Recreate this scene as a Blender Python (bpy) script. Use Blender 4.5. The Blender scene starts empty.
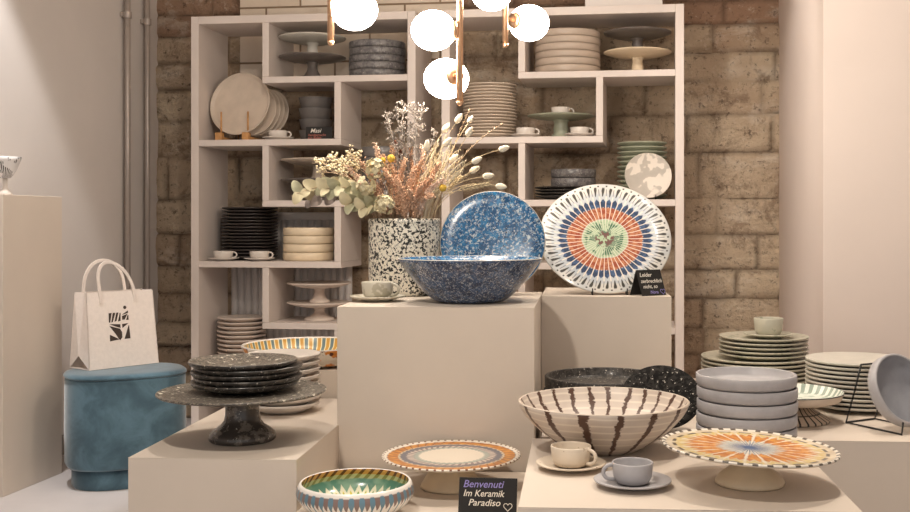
import bpy, bmesh, math, random
from mathutils import Vector, Matrix, noise
random.seed(7)
PI = math.pi
SC = bpy.context.scene
COL = SC.collection
F, CX, CY, H = 1060.0, 520.0, 222.0, 1.07      # focal length in px, principal point, eye height

def P(px, py, d):
    "world point seen at pixel (px,py) at distance d from the camera plane"
    return Vector(((px - CX) / F * d, d, H - (py - CY) / F * d))
def zof(py, d): return H - (py - CY) / F * d
def wpx(n, d): return n / F * d

# ------------------------------------------------------------------ objects
def tag(o, label=None, cat=None, group=None, kind=None):
    if label: o['label'] = label
    if cat: o['category'] = cat
    if group: o['group'] = group
    if kind: o['kind'] = kind
    return o
def empty(name, loc=(0, 0, 0), rz=0.0):
    o = bpy.data.objects.new(name, None); COL.objects.link(o)
    o.location = loc; o.rotation_euler = (0, 0, rz); o.empty_display_size = .05
    return o
def link(name, me, parent=None, loc=(0, 0, 0), rot=(0, 0, 0)):
    o = bpy.data.objects.new(name, me); COL.objects.link(o)
    o.location = loc; o.rotation_euler = rot
    if parent: o.parent = parent
    return o
def smooth_by_angle(bm, deg=38):
    lim = math.radians(deg)
    for f in bm.faces: f.smooth = True
    for e in bm.edges:
        if len(e.link_faces) == 2:
            try: e.smooth = e.calc_face_angle() < lim
            except ValueError: e.smooth = True
def mesh(name, bm, mats, smooth=True, deg=38):
    if smooth: smooth_by_angle(bm, deg)
    me = bpy.data.meshes.new(name); bm.to_mesh(me); bm.free()
    for m in (mats if isinstance(mats, (list, tuple)) else [mats]): me.materials.append(m)
    return me
def obj(name, bm, mats, parent=None, loc=(0, 0, 0), rot=(0, 0, 0), smooth=True, deg=38):
    return link(name, mesh(name, bm, mats, smooth, deg), parent, loc, rot)
def dup(root, loc, rz=0.0, label=None, cat=None, group=None):
    r = root.copy(); COL.objects.link(r); r.location = loc; r.rotation_euler = (0, 0, rz)
    tag(r, label, cat, group)
    for ch in list(root.children):
        c = ch.copy(); COL.objects.link(c); c.parent = r
    return r

# ------------------------------------------------------------------ shapes
def lathe(prof, n=64, mi=None, bm=None, arc=None):
    bm = bm or bmesh.new(); rings = []
    for r, z in prof:
        if r < 1e-6: rings.append([bm.verts.new((0, 0, z))])
        else: rings.append([bm.verts.new((r * math.cos(2 * PI * i / n), r * math.sin(2 * PI * i / n), z)) for i in range(n)])
    for k in range(len(rings) - 1):
        a, b = rings[k], rings[k + 1]
        for i in range(n):
            j = (i + 1) % n
            if len(a) == 1 and len(b) == 1: continue
            if len(a) == 1: f = bm.faces.new((a[0], b[j], b[i]))
            elif len(b) == 1: f = bm.faces.new((a[i], a[j], b[0]))
            else: f = bm.faces.new((a[i], a[j], b[j], b[i]))
            if mi: f.material_index = mi[k]
    return bm
def box(bm, x0, x1, y0, y1, z0, z1, bev=0.0, M=None):
    r = bmesh.ops.create_cube(bm, size=1)
    vs = r['verts']
    for v in vs: v.co = Vector(((x0 + x1) / 2 + v.co.x * (x1 - x0), (y0 + y1) / 2 + v.co.y * (y1 - y0), (z0 + z1) / 2 + v.co.z * (z1 - z0)))
    if bev > 0:
        es = list({e for v in vs for e in v.link_edges})
        r2 = bmesh.ops.bevel(bm, geom=es, offset=bev, segments=2, affect='EDGES', profile=.5)
        vs = list({v for f in r2['faces'] for v in f.verts} | {v for v in vs if v.is_valid})
    if M is not None: bmesh.ops.transform(bm, matrix=M, verts=[v for v in vs if v.is_valid])
    return bm
def tube(bm, pts, rad, n=8, cap=True, mi=0):
    pts = [Vector(p) for p in pts]; m = len(pts)
    if not isinstance(rad, (list, tuple)): rad = [rad] * m
    t0 = (pts[1] - pts[0]).normalized()
    up = Vector((0, 0, 1)) if abs(t0.z) < .9 else Vector((1, 0, 0))
    nrm = (up - t0 * up.dot(t0)).normalized(); rings = []
    for i in range(m):
        t = (pts[min(i + 1, m - 1)] - pts[max(i - 1, 0)]).normalized()
        nrm = (nrm - t * nrm.dot(t)).normalized(); bi = t.cross(nrm)
        rings.append([bm.verts.new(pts[i] + (nrm * math.cos(2 * PI * k / n) + bi * math.sin(2 * PI * k / n)) * rad[i]) for k in range(n)])
    for i in range(m - 1):
        for k in range(n):
            f = bm.faces.new((rings[i][k], rings[i][(k + 1) % n], rings[i + 1][(k + 1) % n], rings[i + 1][k])); f.material_index = mi
    if cap:
        bm.faces.new(list(reversed(rings[0]))).material_index = mi; bm.faces.new(rings[-1]).material_index = mi
    return bm
def ball(bm, c, r, sub=1, sc=(1, 1, 1), M=None, mi=0):
    res = bmesh.ops.create_icosphere(bm, subdivisions=sub, radius=1)
    T = Matrix.Translation(c) @ (M or Matrix.Identity(4)) @ Matrix.Diagonal((r * sc[0], r * sc[1], r * sc[2], 1))
    bmesh.ops.transform(bm, matrix=T, verts=res['verts'])
    if mi:
        for f in {f for v in res['verts'] for f in v.link_faces}: f.material_index = mi
    return res['verts']
def bez(a, b, c, n=8):
    a, b, c = Vector(a), Vector(b), Vector(c)
    return [a * (1 - t) ** 2 + b * 2 * t * (1 - t) + c * t * t for t in [i / n for i in range(n + 1)]]
def align(v):
    return Vector(v).normalized().to_track_quat('Z', 'Y').to_matrix().to_4x4()

# ------------------------------------------------------------------ materials
def lin(h):
    if isinstance(h, (tuple, list)): return (*h[:3], 1)
    h = h.lstrip('#'); o = []
    for i in (0, 2, 4):
        c = int(h[i:i + 2], 16) / 255
        o.append(c / 12.92 if c <= .04045 else ((c + .055) / 1.055) ** 2.4)
    return (*o, 1)
class G:
    def __init__(s, name, rough=.5, metal=0.0, spec=.5, coat=0.0):
        s.m = bpy.data.materials.new(name); s.m.use_nodes = True
        s.nt = s.m.node_tree; s.b = s.nt.nodes['Principled BSDF']
        s.b.inputs['Roughness'].default_value = rough; s.b.inputs['Metallic'].default_value = metal
        s.b.inputs['Specular IOR Level'].default_value = spec; s.b.inputs['Coat Weight'].default_value = coat
        s.b.inputs['Coat Roughness'].default_value = .12
        s._co = None
    def n(s, t): return s.nt.nodes.new(t)
    def put(s, sock, v):
        if isinstance(v, bpy.types.NodeSocket): s.nt.links.new(v, sock)
        elif isinstance(v, str): sock.default_value = lin(v)
        else: sock.default_value = v
    def co(s):
        if s._co is None: s._co = s.n('ShaderNodeTexCoord').outputs['Object']
        return s._co
    def m_(s, op, a, b=None, c=None):
        k = s.n('ShaderNodeMath'); k.operation = op
        s.put(k.inputs[0], a)
        if b is not None: s.put(k.inputs[1], b)
        if c is not None: s.put(k.inputs[2], c)
        return k.outputs[0]
    def mix(s, f, a, b, mode='MIX'):
        k = s.n('ShaderNodeMix'); k.data_type = 'RGBA'; k.blend_type = mode
        s.put(k.inputs[0], f); s.put(k.inputs[6], a); s.put(k.inputs[7], b)
        return k.outputs[2]
    def noise(s, scale, detail=3, rough=.5, dist=0.0, vec=None, out='Fac'):
        k = s.n('ShaderNodeTexNoise'); k.inputs['Scale'].default_value = scale; k.inputs['Detail'].default_value = detail
        k.inputs['Roughness'].default_value = rough; k.inputs['Distortion'].default_value = dist
        s.put(k.inputs['Vector'], vec or s.co()); return k.outputs[out]
    def voro(s, scale, vec=None, out='Distance', feat='F1'):
        k = s.n('ShaderNodeTexVoronoi'); k.feature = feat; k.inputs['Scale'].default_value = scale
        s.put(k.inputs['Vector'], vec or s.co()); return k.outputs[out]
    def step(s, v, a, b):
        k = s.n('ShaderNodeMapRange'); k.interpolation_type = 'SMOOTHSTEP'; k.clamp = True
        s.put(k.inputs[0], v); k.inputs[1].default_value = a; k.inputs[2].default_value = b
        k.inputs[3].default_value = 0; k.inputs[4].default_value = 1; return k.outputs[0]
    def band(s, v, a, b, w=.01):
        return s.m_('MULTIPLY', s.step(v, a - w, a + w), s.m_('SUBTRACT', 1.0, s.step(v, b - w, b + w)))
    def vec(s, mul):
        k = s.n('ShaderNodeVectorMath'); k.operation = 'MULTIPLY'; s.put(k.inputs[0], s.co()); k.inputs[1].default_value = mul
        return k.outputs[0]
    def rt(s, R):
        x = s.n('ShaderNodeSeparateXYZ'); s.put(x.inputs[0], s.co())
        r = s.m_('SQRT', s.m_('ADD', s.m_('MULTIPLY', x.outputs[0], x.outputs[0]), s.m_('MULTIPLY', x.outputs[1], x.outputs[1])))
        th = s.m_('DIVIDE', s.m_('ARCTAN2', x.outputs[1], x.outputs[0]), 2 * PI)
        return s.m_('DIVIDE', r, R), th, x.outputs[2]
    def saw(s, th, n, off=0.0):      # 0..1 distance from the middle of each of n sectors
        f = s.m_('FRACT', s.m_('ADD', s.m_('MULTIPLY', th, float(n)), 100.0 + off))
        return s.m_('ABSOLUTE', s.m_('SUBTRACT', s.m_('MULTIPLY', f, 2.0), 1.0))
    def bump(s, h, strength=.2, dist=.01):
        k = s.n('ShaderNodeBump'); k.inputs['Strength'].default_value = strength; k.inputs['Distance'].default_value = dist
        s.put(k.inputs['Height'], h); s.put(s.b.inputs['Normal'], k.outputs[0]); return s
    def done(s, col):
        s.put(s.b.inputs['Base Color'], col); return s.m
def plain(name, c, rough=.5, var=.0, vs=8, metal=0.0, bump=0.0, bs=60, spec=.5, coat=0.0):
    g = G(name, rough, metal, spec, coat)
    col = c
    if var:
        c0 = lin(c); d = tuple(x * (1 - var) for x in c0[:3]); e = tuple(min(1, x * (1 + var * .6)) for x in c0[:3])
        col = g.mix(g.step(g.noise(vs, 5, .6), .3, .7), (*d, 1), (*e, 1))
    if bump: g.bump(g.noise(bs, 4), bump, .004)
    return g.done(col)
def speckle(name, base, spots, rough=.35, scale=90, thr=.62, second=None, s2=40, t2=.64, coat=0.0, var=.12):
    g = G(name, rough, coat=coat)
    b0 = lin(base)
    col = g.mix(g.step(g.noise(14, 3), .35, .65), tuple(x * (1 - var) for x in b0[:3]) + (1,), b0)
    if second: col = g.mix(g.step(g.noise(s2, 4, .65), t2 - .03, t2 + .03), col, second)
    col = g.mix(g.step(g.noise(scale, 2, .6), thr - .02, thr + .03), col, spots)
    return g.done(col)

M = {}
M['plinth'] = plain('painted_board', '#dccfc1', .55, .03, 3, bump=.03, bs=120)
M['shelf'] = plain('shelf_laminate', '#dacec6', .5, .02, 4)
M['wall'] = plain('white_plaster', '#d9d2cd', .85, .03, 2, bump=.08, bs=30)
M['pillar'] = plain('white_pillar_plaster', '#e6d8cf', .85, .02, 2, bump=.05, bs=40)
M['floor'] = plain('pale_floor', '#d9d3d2', .35, .05, 3)
M['ceil'] = plain('ceiling_paint', '#d8d2ca', .9)
M['base'] = plain('baseboard_paint', '#8d857f', .5)
M['pipe'] = plain('painted_pipe', '#b5aaa2', .35, metal=.35)
M['brass'] = plain('brushed_brass', '#e6bd9a', .38, .04, 30, metal=1.0)
M['wire'] = plain('black_wire', '#1d1a19', .4)
M['wood'] = plain('beech_wood', '#c9945c', .5, .15, 40)
M['radiator'] = plain('radiator_enamel', '#e3dedb', .4)
M['card'] = plain('blackboard_card', '#1c1a19', .6, .1, 20)
M['chalk'] = plain('white_chalk_pen', '#efe8dc', .7)
M['chalk_lilac'] = plain('lilac_chalk_pen', '#9a8fce', .7)
M['chalk_red'] = plain('red_chalk_pen', '#b4685a', .7)
M['bag'] = plain('cream_felt', '#f0e4da', .95, .04, 60, bump=.15, bs=400)
M['print'] = plain('dark_print', '#43342b', .8)

def stone_mat():
    g = G('rough_sandstone', .92)
    col = g.mix(g.step(g.noise(1.6, 4, .6), .35, .66), '#c8b196', '#e8d6ba')
    at = g.n('ShaderNodeAttribute'); at.attribute_name = 'blk'
    col = g.mix(g.m_('MULTIPLY', at.outputs['Fac'], .42), col, '#a9836a')
    col = g.mix(g.m_('MULTIPLY', g.step(g.noise(3.6, 5, .65, .3, g.vec((1, 1, 1.9))), .52, .70), .55), col, '#f0e4d3')
    col = g.mix(g.m_('MULTIPLY', g.step(g.noise(5.5, 7, .75, .5), .50, .66), .66), col, '#7f6450')
    col = g.mix(g.m_('MULTIPLY', g.step(g.noise(30, 6, .8), .54, .66), .75), col, '#5a4537')
    col = g.mix(g.m_('MULTIPLY', g.step(g.noise(24, 6, .8, 0, g.vec((1.1, 1, 1.3))), .56, .68), .45), col, '#efe2cf')
    at2 = g.n('ShaderNodeAttribute'); at2.attribute_name = 'joint'
    col = g.mix(g.m_('MULTIPLY', at2.outputs['Fac'], .6), col, '#5f4838')
    g.bump(g.m_('ADD', g.noise(14, 8, .75), g.m_('MULTIPLY', g.noise(60, 5, .7), .5)), 1.0, .035)
    return g.done(col)
M['stone'] = stone_mat()
def brick_mat():
    g = G('painted_brick', .7)
    b = g.n('ShaderNodeTexBrick'); b.inputs['Scale'].default_value = 1.0
    b.inputs['Brick Width'].default_value = .38; b.inputs['Row Height'].default_value = .1479; b.inputs['Mortar Size'].default_value = .006
    b.inputs['Mortar Smooth'].default_value = .3
    b.inputs['Color1'].default_value = lin('#ecdfcf'); b.inputs['Color2'].default_value = lin('#e0d0bd'); b.inputs['Mortar'].default_value = lin('#8f7860')
    k = g.n('ShaderNodeSeparateXYZ'); g.put(k.inputs[0], g.co())
    c = g.n('ShaderNodeCombineXYZ'); g.put(c.inputs[0], k.outputs[0]); g.put(c.inputs[1], k.outputs[2])
    g.put(b.inputs['Vector'], c.outputs[0])
    g.bump(g.m_('ADD', g.m_('MULTIPLY', b.outputs['Fac'], -1.0), g.m_('MULTIPLY', g.noise(25, 4), .5)), .5, .01)
    return g.done(g.mix(g.m_('MULTIPLY', g.step(g.noise(7, 5, .7), .5, .75), .35), b.outputs['Color'], '#b59a80'))
M['brick'] = brick_mat()

# ceramics
M['black_speck'] = speckle('black_speckled_glaze', '#292522', '#d5cfc4', .3, 160, .665, '#4a443e', 60, .55, coat=.3)
M['black_marble'] = speckle('dark_marbled_glaze', '#46403b', '#d8d0c4', .25, 120, .70, '#756d64', 26, .55, coat=.3)
M['splash'] = speckle('grey_splashed_glaze', '#4d4843', '#f0e9da', .4, 60, .645, '#857c70', 150, .5)
M['black_matte'] = speckle('black_speckled_matt_glaze', '#171615', '#cfc8bd', .7, 150, .665, '#2e2b29', 70, .5, coat=0)
M['black_matte'].node_tree.nodes['Principled BSDF'].inputs['Specular IOR Level'].default_value = .08
M['grey_speck'] = speckle('grey_speckled_glaze', '#625f60', '#b9b4b0', .3, 150, .66, '#7a7674', 60, .5)
M['tray'] = speckle('anthracite_speckled_glaze', '#2f2c2a', '#b8b0a5', .42, 150, .66, '#45413d', 70, .5, coat=.08)
M['tray'].node_tree.nodes['Principled BSDF'].inputs['Specular IOR Level'].default_value = .3
M['white'] = plain('white_glaze', '#dcd3ca', .3, .04, 10)
M['beige'] = plain('beige_stoneware', '#cfbfae', .4, .08, 12)
M['beige_rim'] = plain('raw_clay_edge', '#8d6f57', .7)
M['blush'] = plain('blush_white_stoneware', '#e2d3c7', .4, .06, 12)
M['taupe'] = plain('taupe_stoneware', '#b9a898', .35, .08, 12)
M['cream'] = plain('cream_stoneware', '#e9d6b8', .4, .06, 14)
M['grey'] = plain('blue_grey_glaze', '#b3b0b2', .42, .10, 16)
M['greyface'] = plain('slate_glaze', '#92949b', .4, .12, 16)
M['dark'] = plain('smoky_glaze', '#77726f', .18, .15, 10)
M['night'] = plain('black_glaze', '#3d3634', .28, .2, 10)
M['shelfdark'] = plain('grey_brown_glaze', '#6d6560', .3, .15, 12)
M['green'] = plain('celadon_glaze', '#a5a893', .3, .12, 14)
M['greenpale'] = speckle('pale_celadon_glaze', '#c6c1af', '#a3a490', .3, 30, .60)
M['ash'] = plain('ash_white_glaze', '#cbc6bb', .35, .07, 14)
M['fleck'] = speckle('cream_flecked_glaze', '#e6d7c3', '#9a7c5d', .35, 80, .70)
M['sage'] = speckle('sage_cream_glaze', '#d3ccbb', '#b3ab97', .35, 26, .56)
M['cloud'] = speckle('clouded_glaze', '#b7aea2', '#d9cfc2', .4, 16, .52)
def blue_mat(nm, a, b, w, sc):
    g = G(nm, .25, coat=.4)
    col = g.mix(g.step(g.noise(40, 4, .7), .40, .62), a, b)
    col = g.mix(g.step(g.noise(sc, 4, .75, .6), .52, .60), col, w)
    col = g.mix(g.step(g.noise(190, 2, .6, .3, g.vec((1, 1.1, .9))), .60, .66), col, '#22262f')
    return g.done(col)
M['blue'] = blue_mat('blue_spattered_glaze', '#17507f', '#2b78ab', '#c3cfd4', 105)
M['blue_shaded'] = blue_mat('shaded_blue_spattered_glaze', '#2a3a58', '#3f5a80', '#aab2be', 170)  # same blue glaze, darkened for the shade on the bowl's outer side
def vase_mat():
    g = G('black_white_terrazzo_glaze', .35)
    v = g.noise(115, 2, .55, .6); w = g.noise(150, 2, .55, .5, g.vec((1.1, .9, 1)))
    col = g.mix(g.step(v, .52, .55), '#f1ead9', '#26251f')
    return g.done(g.mix(g.step(w, .63, .66), col, '#55574c'))
M['vase'] = vase_mat()
def platter_mat(R):
    g = G('painted_platter', .35, coat=.2)
    r, th0, z = g.rt(R); nz = g.m_('SUBTRACT', g.noise(26, 4, .6), .5)
    th = g.m_('ADD', th0, g.m_('MULTIPLY', g.m_('SUBTRACT', g.noise(16, 2), .5), .008))
    rr = g.m_('ADD', r, g.m_('MULTIPLY', nz, .07))
    s = g.saw(th, 46); sh = g.saw(th, 46, .5); s2 = g.saw(g.m_('ADD', th, g.m_('MULTIPLY', r, .02)), 46, .25)
    col = g.mix(g.step(g.noise(18, 3), .4, .6), '#c6c7c6', '#d9d5cd')
    col = g.mix(g.m_('MULTIPLY', g.band(rr, .70, .82, .03), .55), col, '#aab6c4')
    comb = g.m_('MULTIPLY', g.band(rr, .77, .925, .012), g.m_('SUBTRACT', 1.0, g.step(g.m_('ADD', s2, g.m_('MULTIPLY', g.m_('ABSOLUTE', g.m_('SUBTRACT', rr, .885)), 2.3)), .32, .46)))
    col = g.mix(comb, col, '#3a3733')
    line = g.m_('MULTIPLY', g.band(r, .66, .90, .01), g.m_('MULTIPLY', g.m_('SUBTRACT', 1.0, comb), g.m_('SUBTRACT', 1.0, g.step(sh, .07, .14))))
    col = g.mix(g.m_('MULTIPLY', line, .85), col, '#6d6d70')
    dots = g.m_('MULTIPLY', g.band(r, .938, .962, .006), g.m_('SUBTRACT', 1.0, g.step(sh, .16, .26))); col = g.mix(dots, col, '#2d2b29')
    rz = g.m_('ADD', rr, g.m_('MULTIPLY', g.m_('SUBTRACT', s, .5), .06))
    navy = g.mix(g.step(g.noise(55, 3), .45, .6), '#1b3558', '#3c5880')
    col = g.mix(g.band(rz, .56, .70, .012), col, navy)
    red = g.mix(g.step(g.noise(70, 3, .6), .44, .58), '#96401f', '#bb7a54')
    col = g.mix(g.band(rr, .355, .575, .014), col, red)
    grn = g.mix(g.m_('MULTIPLY', g.step(g.noise(60, 2), .5, .56), g.band(rr, .08, .31, .03)), '#a9bd9c', '#41704f')
    col = g.mix(g.m_('SUBTRACT', 1.0, g.step(rr, .335, .36)), col, grn)
    ray = g.m_('MULTIPLY', g.band(r, .12, .78, .02), g.m_('SUBTRACT', 1.0, g.step(sh, .14, .24)))
    col = g.mix(g.m_('MULTIPLY', ray, .85), col, '#ece2d4')
    cen = g.m_('MULTIPLY', g.m_('SUBTRACT', 1.0, g.step(rr, .12, .17)), g.step(g.noise(85, 3), .49, .53))
    col = g.mix(cen, col, '#6d4a44')
    return g.done(col)
def sun_stand_mat(R):
    g = G('orange_sunburst_glaze', .3, coat=.3)
    r, th, z = g.rt(R); nz = g.m_('SUBTRACT', g.noise(28, 4, .6), .5)
    s = g.saw(g.m_('ADD', th, g.m_('MULTIPLY', nz, .008)), 44); s3 = g.saw(th, 22)
    rr = g.m_('ADD', r, g.m_('ADD', g.m_('MULTIPLY', nz, .20), g.m_('MULTIPLY', s, .11)))
    col = g.mix(g.step(g.noise(20, 3), .4, .6), '#e9dcc4', '#d7c6ae')
    col = g.mix(g.m_('MULTIPLY', g.band(rr, .80, .90, .02), .7), col, '#e2c24f')
    col = g.mix(g.m_('MULTIPLY', g.band(r, .84, .88, .008), g.step(s3, .35, .45)), col, '#5a5148')
    col = g.mix(g.band(rr, .40, .76, .02), col, g.mix(g.step(g.noise(50, 3), .4, .62), '#cd7616', '#e69c36'))
    inner = g.mix(g.m_('MULTIPLY', g.step(s3, .45, .7), .8), '#aab4b8', '#e2d9c6')
    col = g.mix(g.m_('SUBTRACT', 1.0, g.step(rr, .38, .43)), col, inner)
    col = g.mix(g.m_('SUBTRACT', 1.0, g.step(g.m_('ADD', rr, g.m_('MULTIPLY', s3, .14)), .26, .38)), col, '#2f5a8c')
    col = g.mix(g.m_('MULTIPLY', g.band(r, .08, .80, .02), g.m_('SUBTRACT', 1.0, g.step(g.m_('ADD', s3, g.m_('MULTIPLY', nz, .9)), .08, .24))), col, '#f0e6d4')
    col = g.mix(g.step(r, .945, .952), col, g.mix(g.step(g.m_('ADD', g.saw(th, 40), g.m_('MULTIPLY', nz, .5)), .55, .64), '#f0e8da', '#5b5146'))
    return g.done(col)
def ring_stand_mat(R):
    g = G('orange_ring_glaze', .3, coat=.3)
    r, th, z = g.rt(R); nz = g.m_('SUBTRACT', g.noise(26, 4, .6), .5)
    sl = g.saw(g.m_('ADD', th, g.m_('MULTIPLY', r, .12)), 40); s = g.saw(th, 40)
    rr = g.m_('ADD', r, g.m_('ADD', g.m_('MULTIPLY', nz, .06), g.m_('MULTIPLY', s, .03)))
    stripes = g.mix(g.step(sl, .38, .55), '#8a7a78', '#d9cbbd')
    col = g.mix(g.step(rr, .47, .50), '#efe3d0', g.mix(g.band(rr, .47, .56, .02), stripes, '#a8b0a6'))
    col = g.mix(g.band(rr, .66, .76, .012), col, '#6b6a74')
    col = g.mix(g.band(rr, .75, .78, .01), col, '#d9c3a4')
    col = g.mix(g.band(r, .765, .915, .006), col, g.mix(g.step(g.noise(40, 3), .4, .6), '#c27414', '#dd9634'))
    col = g.mix(g.m_('MULTIPLY', g.band(r, .765, .915, .006), g.m_('SUBTRACT', 1.0, g.step(sl, .14, .26))), col, '#9c5a26')
    rim = g.mix(g.step(g.saw(th, 58), .62, .74), '#f1e8d9', '#7a4a2c')
    col = g.mix(g.step(r, .925, .93), col, '#f1e8d9'); col = g.mix(g.step(r, .955, .965), col, rim)
    return g.done(col)
def green_in_mat(R):
    g = G('green_drip_glaze_inside', .25, coat=.4)
    r, th, z = g.rt(R); nz = g.m_('SUBTRACT', g.noise(34, 4, .65), .5)
    s = g.saw(g.m_('ADD', th, g.m_('MULTIPLY', nz, .006)), 36)
    ang = g.saw(g.m_('ADD', th, g.m_('MULTIPLY', z, 1.2)), 34)
    base = g.mix(g.step(g.noise(44, 4, .65), .44, .56), '#dccf55', '#5f8a3f')
    zz = g.m_('ADD', g.m_('ADD', z, g.m_('MULTIPLY', nz, .010)), g.m_('MULTIPLY', s, .016))
    col = g.mix(g.step(zz, .028, .031), base, '#ece8cd')
    col = g.mix(g.step(zz, .040, .043), col, g.mix(g.step(g.noise(20, 3), .4, .6), '#5a8c7a', '#8bae98'))
    z2 = g.m_('ADD', z, g.m_('MULTIPLY', nz, .010))
    col = g.mix(g.step(z2, .052, .055), col, g.mix(g.step(ang, .40, .55), '#8d8a54', '#b9bb90'))
    col = g.mix(g.step(z2, .063, .066), col, g.mix(g.step(ang, .35, .5), '#5d3418', '#c08a45'))
    return g.done(col)
def green_out_mat(R, Hh):
    g = G('blue_drop_glaze_outside', .3, coat=.3)
    r, th, z = g.rt(R); zz = g.m_('DIVIDE', z, Hh)
    s = g.saw(th, 36)                         # 0 at a drop's middle
    nz = g.m_('MULTIPLY', g.m_('SUBTRACT', g.noise(30, 2), .5), .12)
    tri = g.m_('MULTIPLY', g.band(zz, .52, .88, .02), g.m_('SUBTRACT', 1.0, g.step(g.m_('ADD', g.m_('MULTIPLY', s, -1.0), g.m_('MULTIPLY', g.m_('SUBTRACT', .9, zz), 2.4)), -.05, .1)))
    col = g.mix(tri, '#f0ebe4', '#86706a')
    wd = g.m_('ADD', g.m_('MULTIPLY', g.band(zz, .62, .90, .10), .36), .17)
    drop = g.m_('MULTIPLY', g.band(zz, .06, .90, .02), g.m_('SUBTRACT', 1.0, g.step(g.m_('SUBTRACT', g.m_('ADD', s, nz), wd), -.04, .04)))
    return g.done(g.mix(drop, col, '#64889b'))
def brown_bowl_mat(n, nm, wid):
    g = G(nm, .4)
    r, th, z = g.rt(.2)
    wob = g.m_('MULTIPLY', g.m_('SUBTRACT', g.noise(9, 5, .75), .5), .05)
    s = g.saw(g.m_('ADD', th, wob), n)
    k = g.m_('ADD', s, g.m_('MULTIPLY', g.m_('SUBTRACT', g.noise(90, 3, .6, 0, g.vec((.25, .25, 2.5))), .5), .35))
    col = g.mix(g.step(g.noise(10, 4), .35, .65), '#c6b7aa', '#d3c6ba')
    zl = g.m_('FRACT', g.m_('MULTIPLY', g.m_('ADD', z, g.m_('MULTIPLY', g.noise(5, 3), .012)), 58.0))
    col = g.mix(g.m_('MULTIPLY', g.band(zl, .4, .6, .12), .6), col, '#f2e8d8')
    return g.done(g.mix(g.m_('SUBTRACT', 1.0, g.step(k, wid - .05, wid + .06)), col, '#54392c'))
def stripe_bowl_in():
    g = G('yellow_blue_striped_glaze', .3)
    r, th, z = g.rt(.21); s = g.saw(th, 42); s2 = g.saw(th, 84)
    col = g.mix(g.step(s, .40, .5), '#c4923f', '#66797d')
    return g.done(g.mix(g.m_('SUBTRACT', 1.0, g.step(s2, .18, .3)), col, '#e8dcb0'))
def stripe_bowl_out():
    g = G('orange_brown_painted_glaze', .35)
    col = g.mix(g.step(g.noise(26, 2, .5), .50, .54), '#eadfce', '#d8893a')
    return g.done(g.mix(g.step(g.noise(34, 2, .5, .2, g.vec((1, 1, 1.4))), .58, .61), col, '#5f3220'))
def mint_in():
    g = G('mint_striped_glaze', .3)
    r, th, z = g.rt(.14)
    col = g.mix(g.step(g.saw(th, 36), .45, .55), '#e9e9df', '#9aa79a')
    col2 = g.mix(g.step(g.noise(30, 3), .5, .56), '#dfe3d8', '#b3bfb2')
    return g.done(g.mix(g.step(r, .82, .86), col2, col))
def grid_foot():
    g = G('black_grid_glaze', .4)
    r, th, z = g.rt(.105)
    k = g.m_('MAXIMUM', g.m_('SUBTRACT', 1.0, g.step(g.saw(th, 30), .2, .32)), g.band(r, .73, .77, .02))
    return g.done(g.mix(k, '#cdb9a4', '#2f2a27'))
def velvet_mat():
    g = G('teal_velvet', .9); g.b.inputs['Sheen Weight'].default_value = .6; g.b.inputs['Sheen Roughness'].default_value = .4
    c = g.mix(g.step(g.noise(7, 5, .6, .5), .35, .68), '#435d6b', '#5d7c8c')
    return g.done(g.mix(g.m_('MULTIPLY', g.step(g.noise(22, 4, .7), .55, .75), .4), c, '#365160'))
M['velvet'] = velvet_mat()
def glow_mat():
    g = G('opal_glass_lit', .2)
    g.b.inputs['Base Color'].default_value = (1, .97, .92, 1)
    g.b.inputs['Emission Color'].default_value = (1, .88, .74, 1); g.b.inputs['Emission Strength'].default_value = GLOBE
    return g.m
GLOBE = 34.0
M['globe'] = glow_mat()

# ------------------------------------------------------------------ the room frame (turned by PHI)
PHI = math.radians(7.5); cF, sF = math.cos(PHI), math.sin(PHI)
T_SHELF, SH_D = 5.01, .36
T_WALL = T_SHELF + SH_D + .13
def room(s, t, z=0.0): return Vector((s * cF + t * sF, -s * sF + t * cF, z))
def s_at(px, t):
    u = (px - CX) / F; return t * (u * cF - sF) / (cF + u * sF)
def d_at(px, t):
    u = (px - CX) / F; return t / (cF + u * sF)
def z_at(px, py, t): return H - (py - CY) / F * d_at(px, t)
S_LEFT = s_at(157.5, T_WALL)
S_PILLAR = s_at(779, T_WALL)
CEIL = 2.95
room_root_rot = (0, 0, -PHI)
T_FRONT = -.6
S_RIGHT = S_PILLAR + 1.6
def struct(name, bm, mat, **k):
    o = obj(name, bm, mat, None, (0, 0, 0), room_root_rot, **k); o['kind'] = 'structure'; return o
b = bmesh.new(); box(b, S_LEFT - .2, S_RIGHT + .2, T_FRONT, T_WALL + .3, -.08, 0); struct('floor', b, M['floor'])
b = bmesh.new(); box(b, S_LEFT - .2, S_RIGHT + .2, T_FRONT, T_WALL + .3, CEIL, CEIL + .1); struct('ceiling', b, M['ceil'])
b = bmesh.new(); box(b, S_LEFT - .2, S_LEFT, T_FRONT, T_WALL + .25, 0, CEIL); struct('wall_left', b, M['wall'])
b = bmesh.new(); box(b, S_RIGHT, S_RIGHT + .2, T_FRONT, T_WALL + .25, 0, CEIL); struct('wall_right', b, M['wall'])
b = bmesh.new(); box(b, S_LEFT, S_LEFT + .012, T_FRONT, T_WALL - .05, 0, .09, .003); struct('baseboard_left', b, M['base'])
# white pillar on the right
dt = T_WALL
for _ in range(40):
    # depth of the pillar front: its edge is seen at px 823 with the same s
    dt = S_PILLAR / s_at(823, 1.0)
b = bmesh.new(); box(b, S_PILLAR, S_RIGHT - .002, dt, T_WALL + .02, 0, CEIL - .002, .004); struct('wall_back_right', b, M['pillar'])

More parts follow.
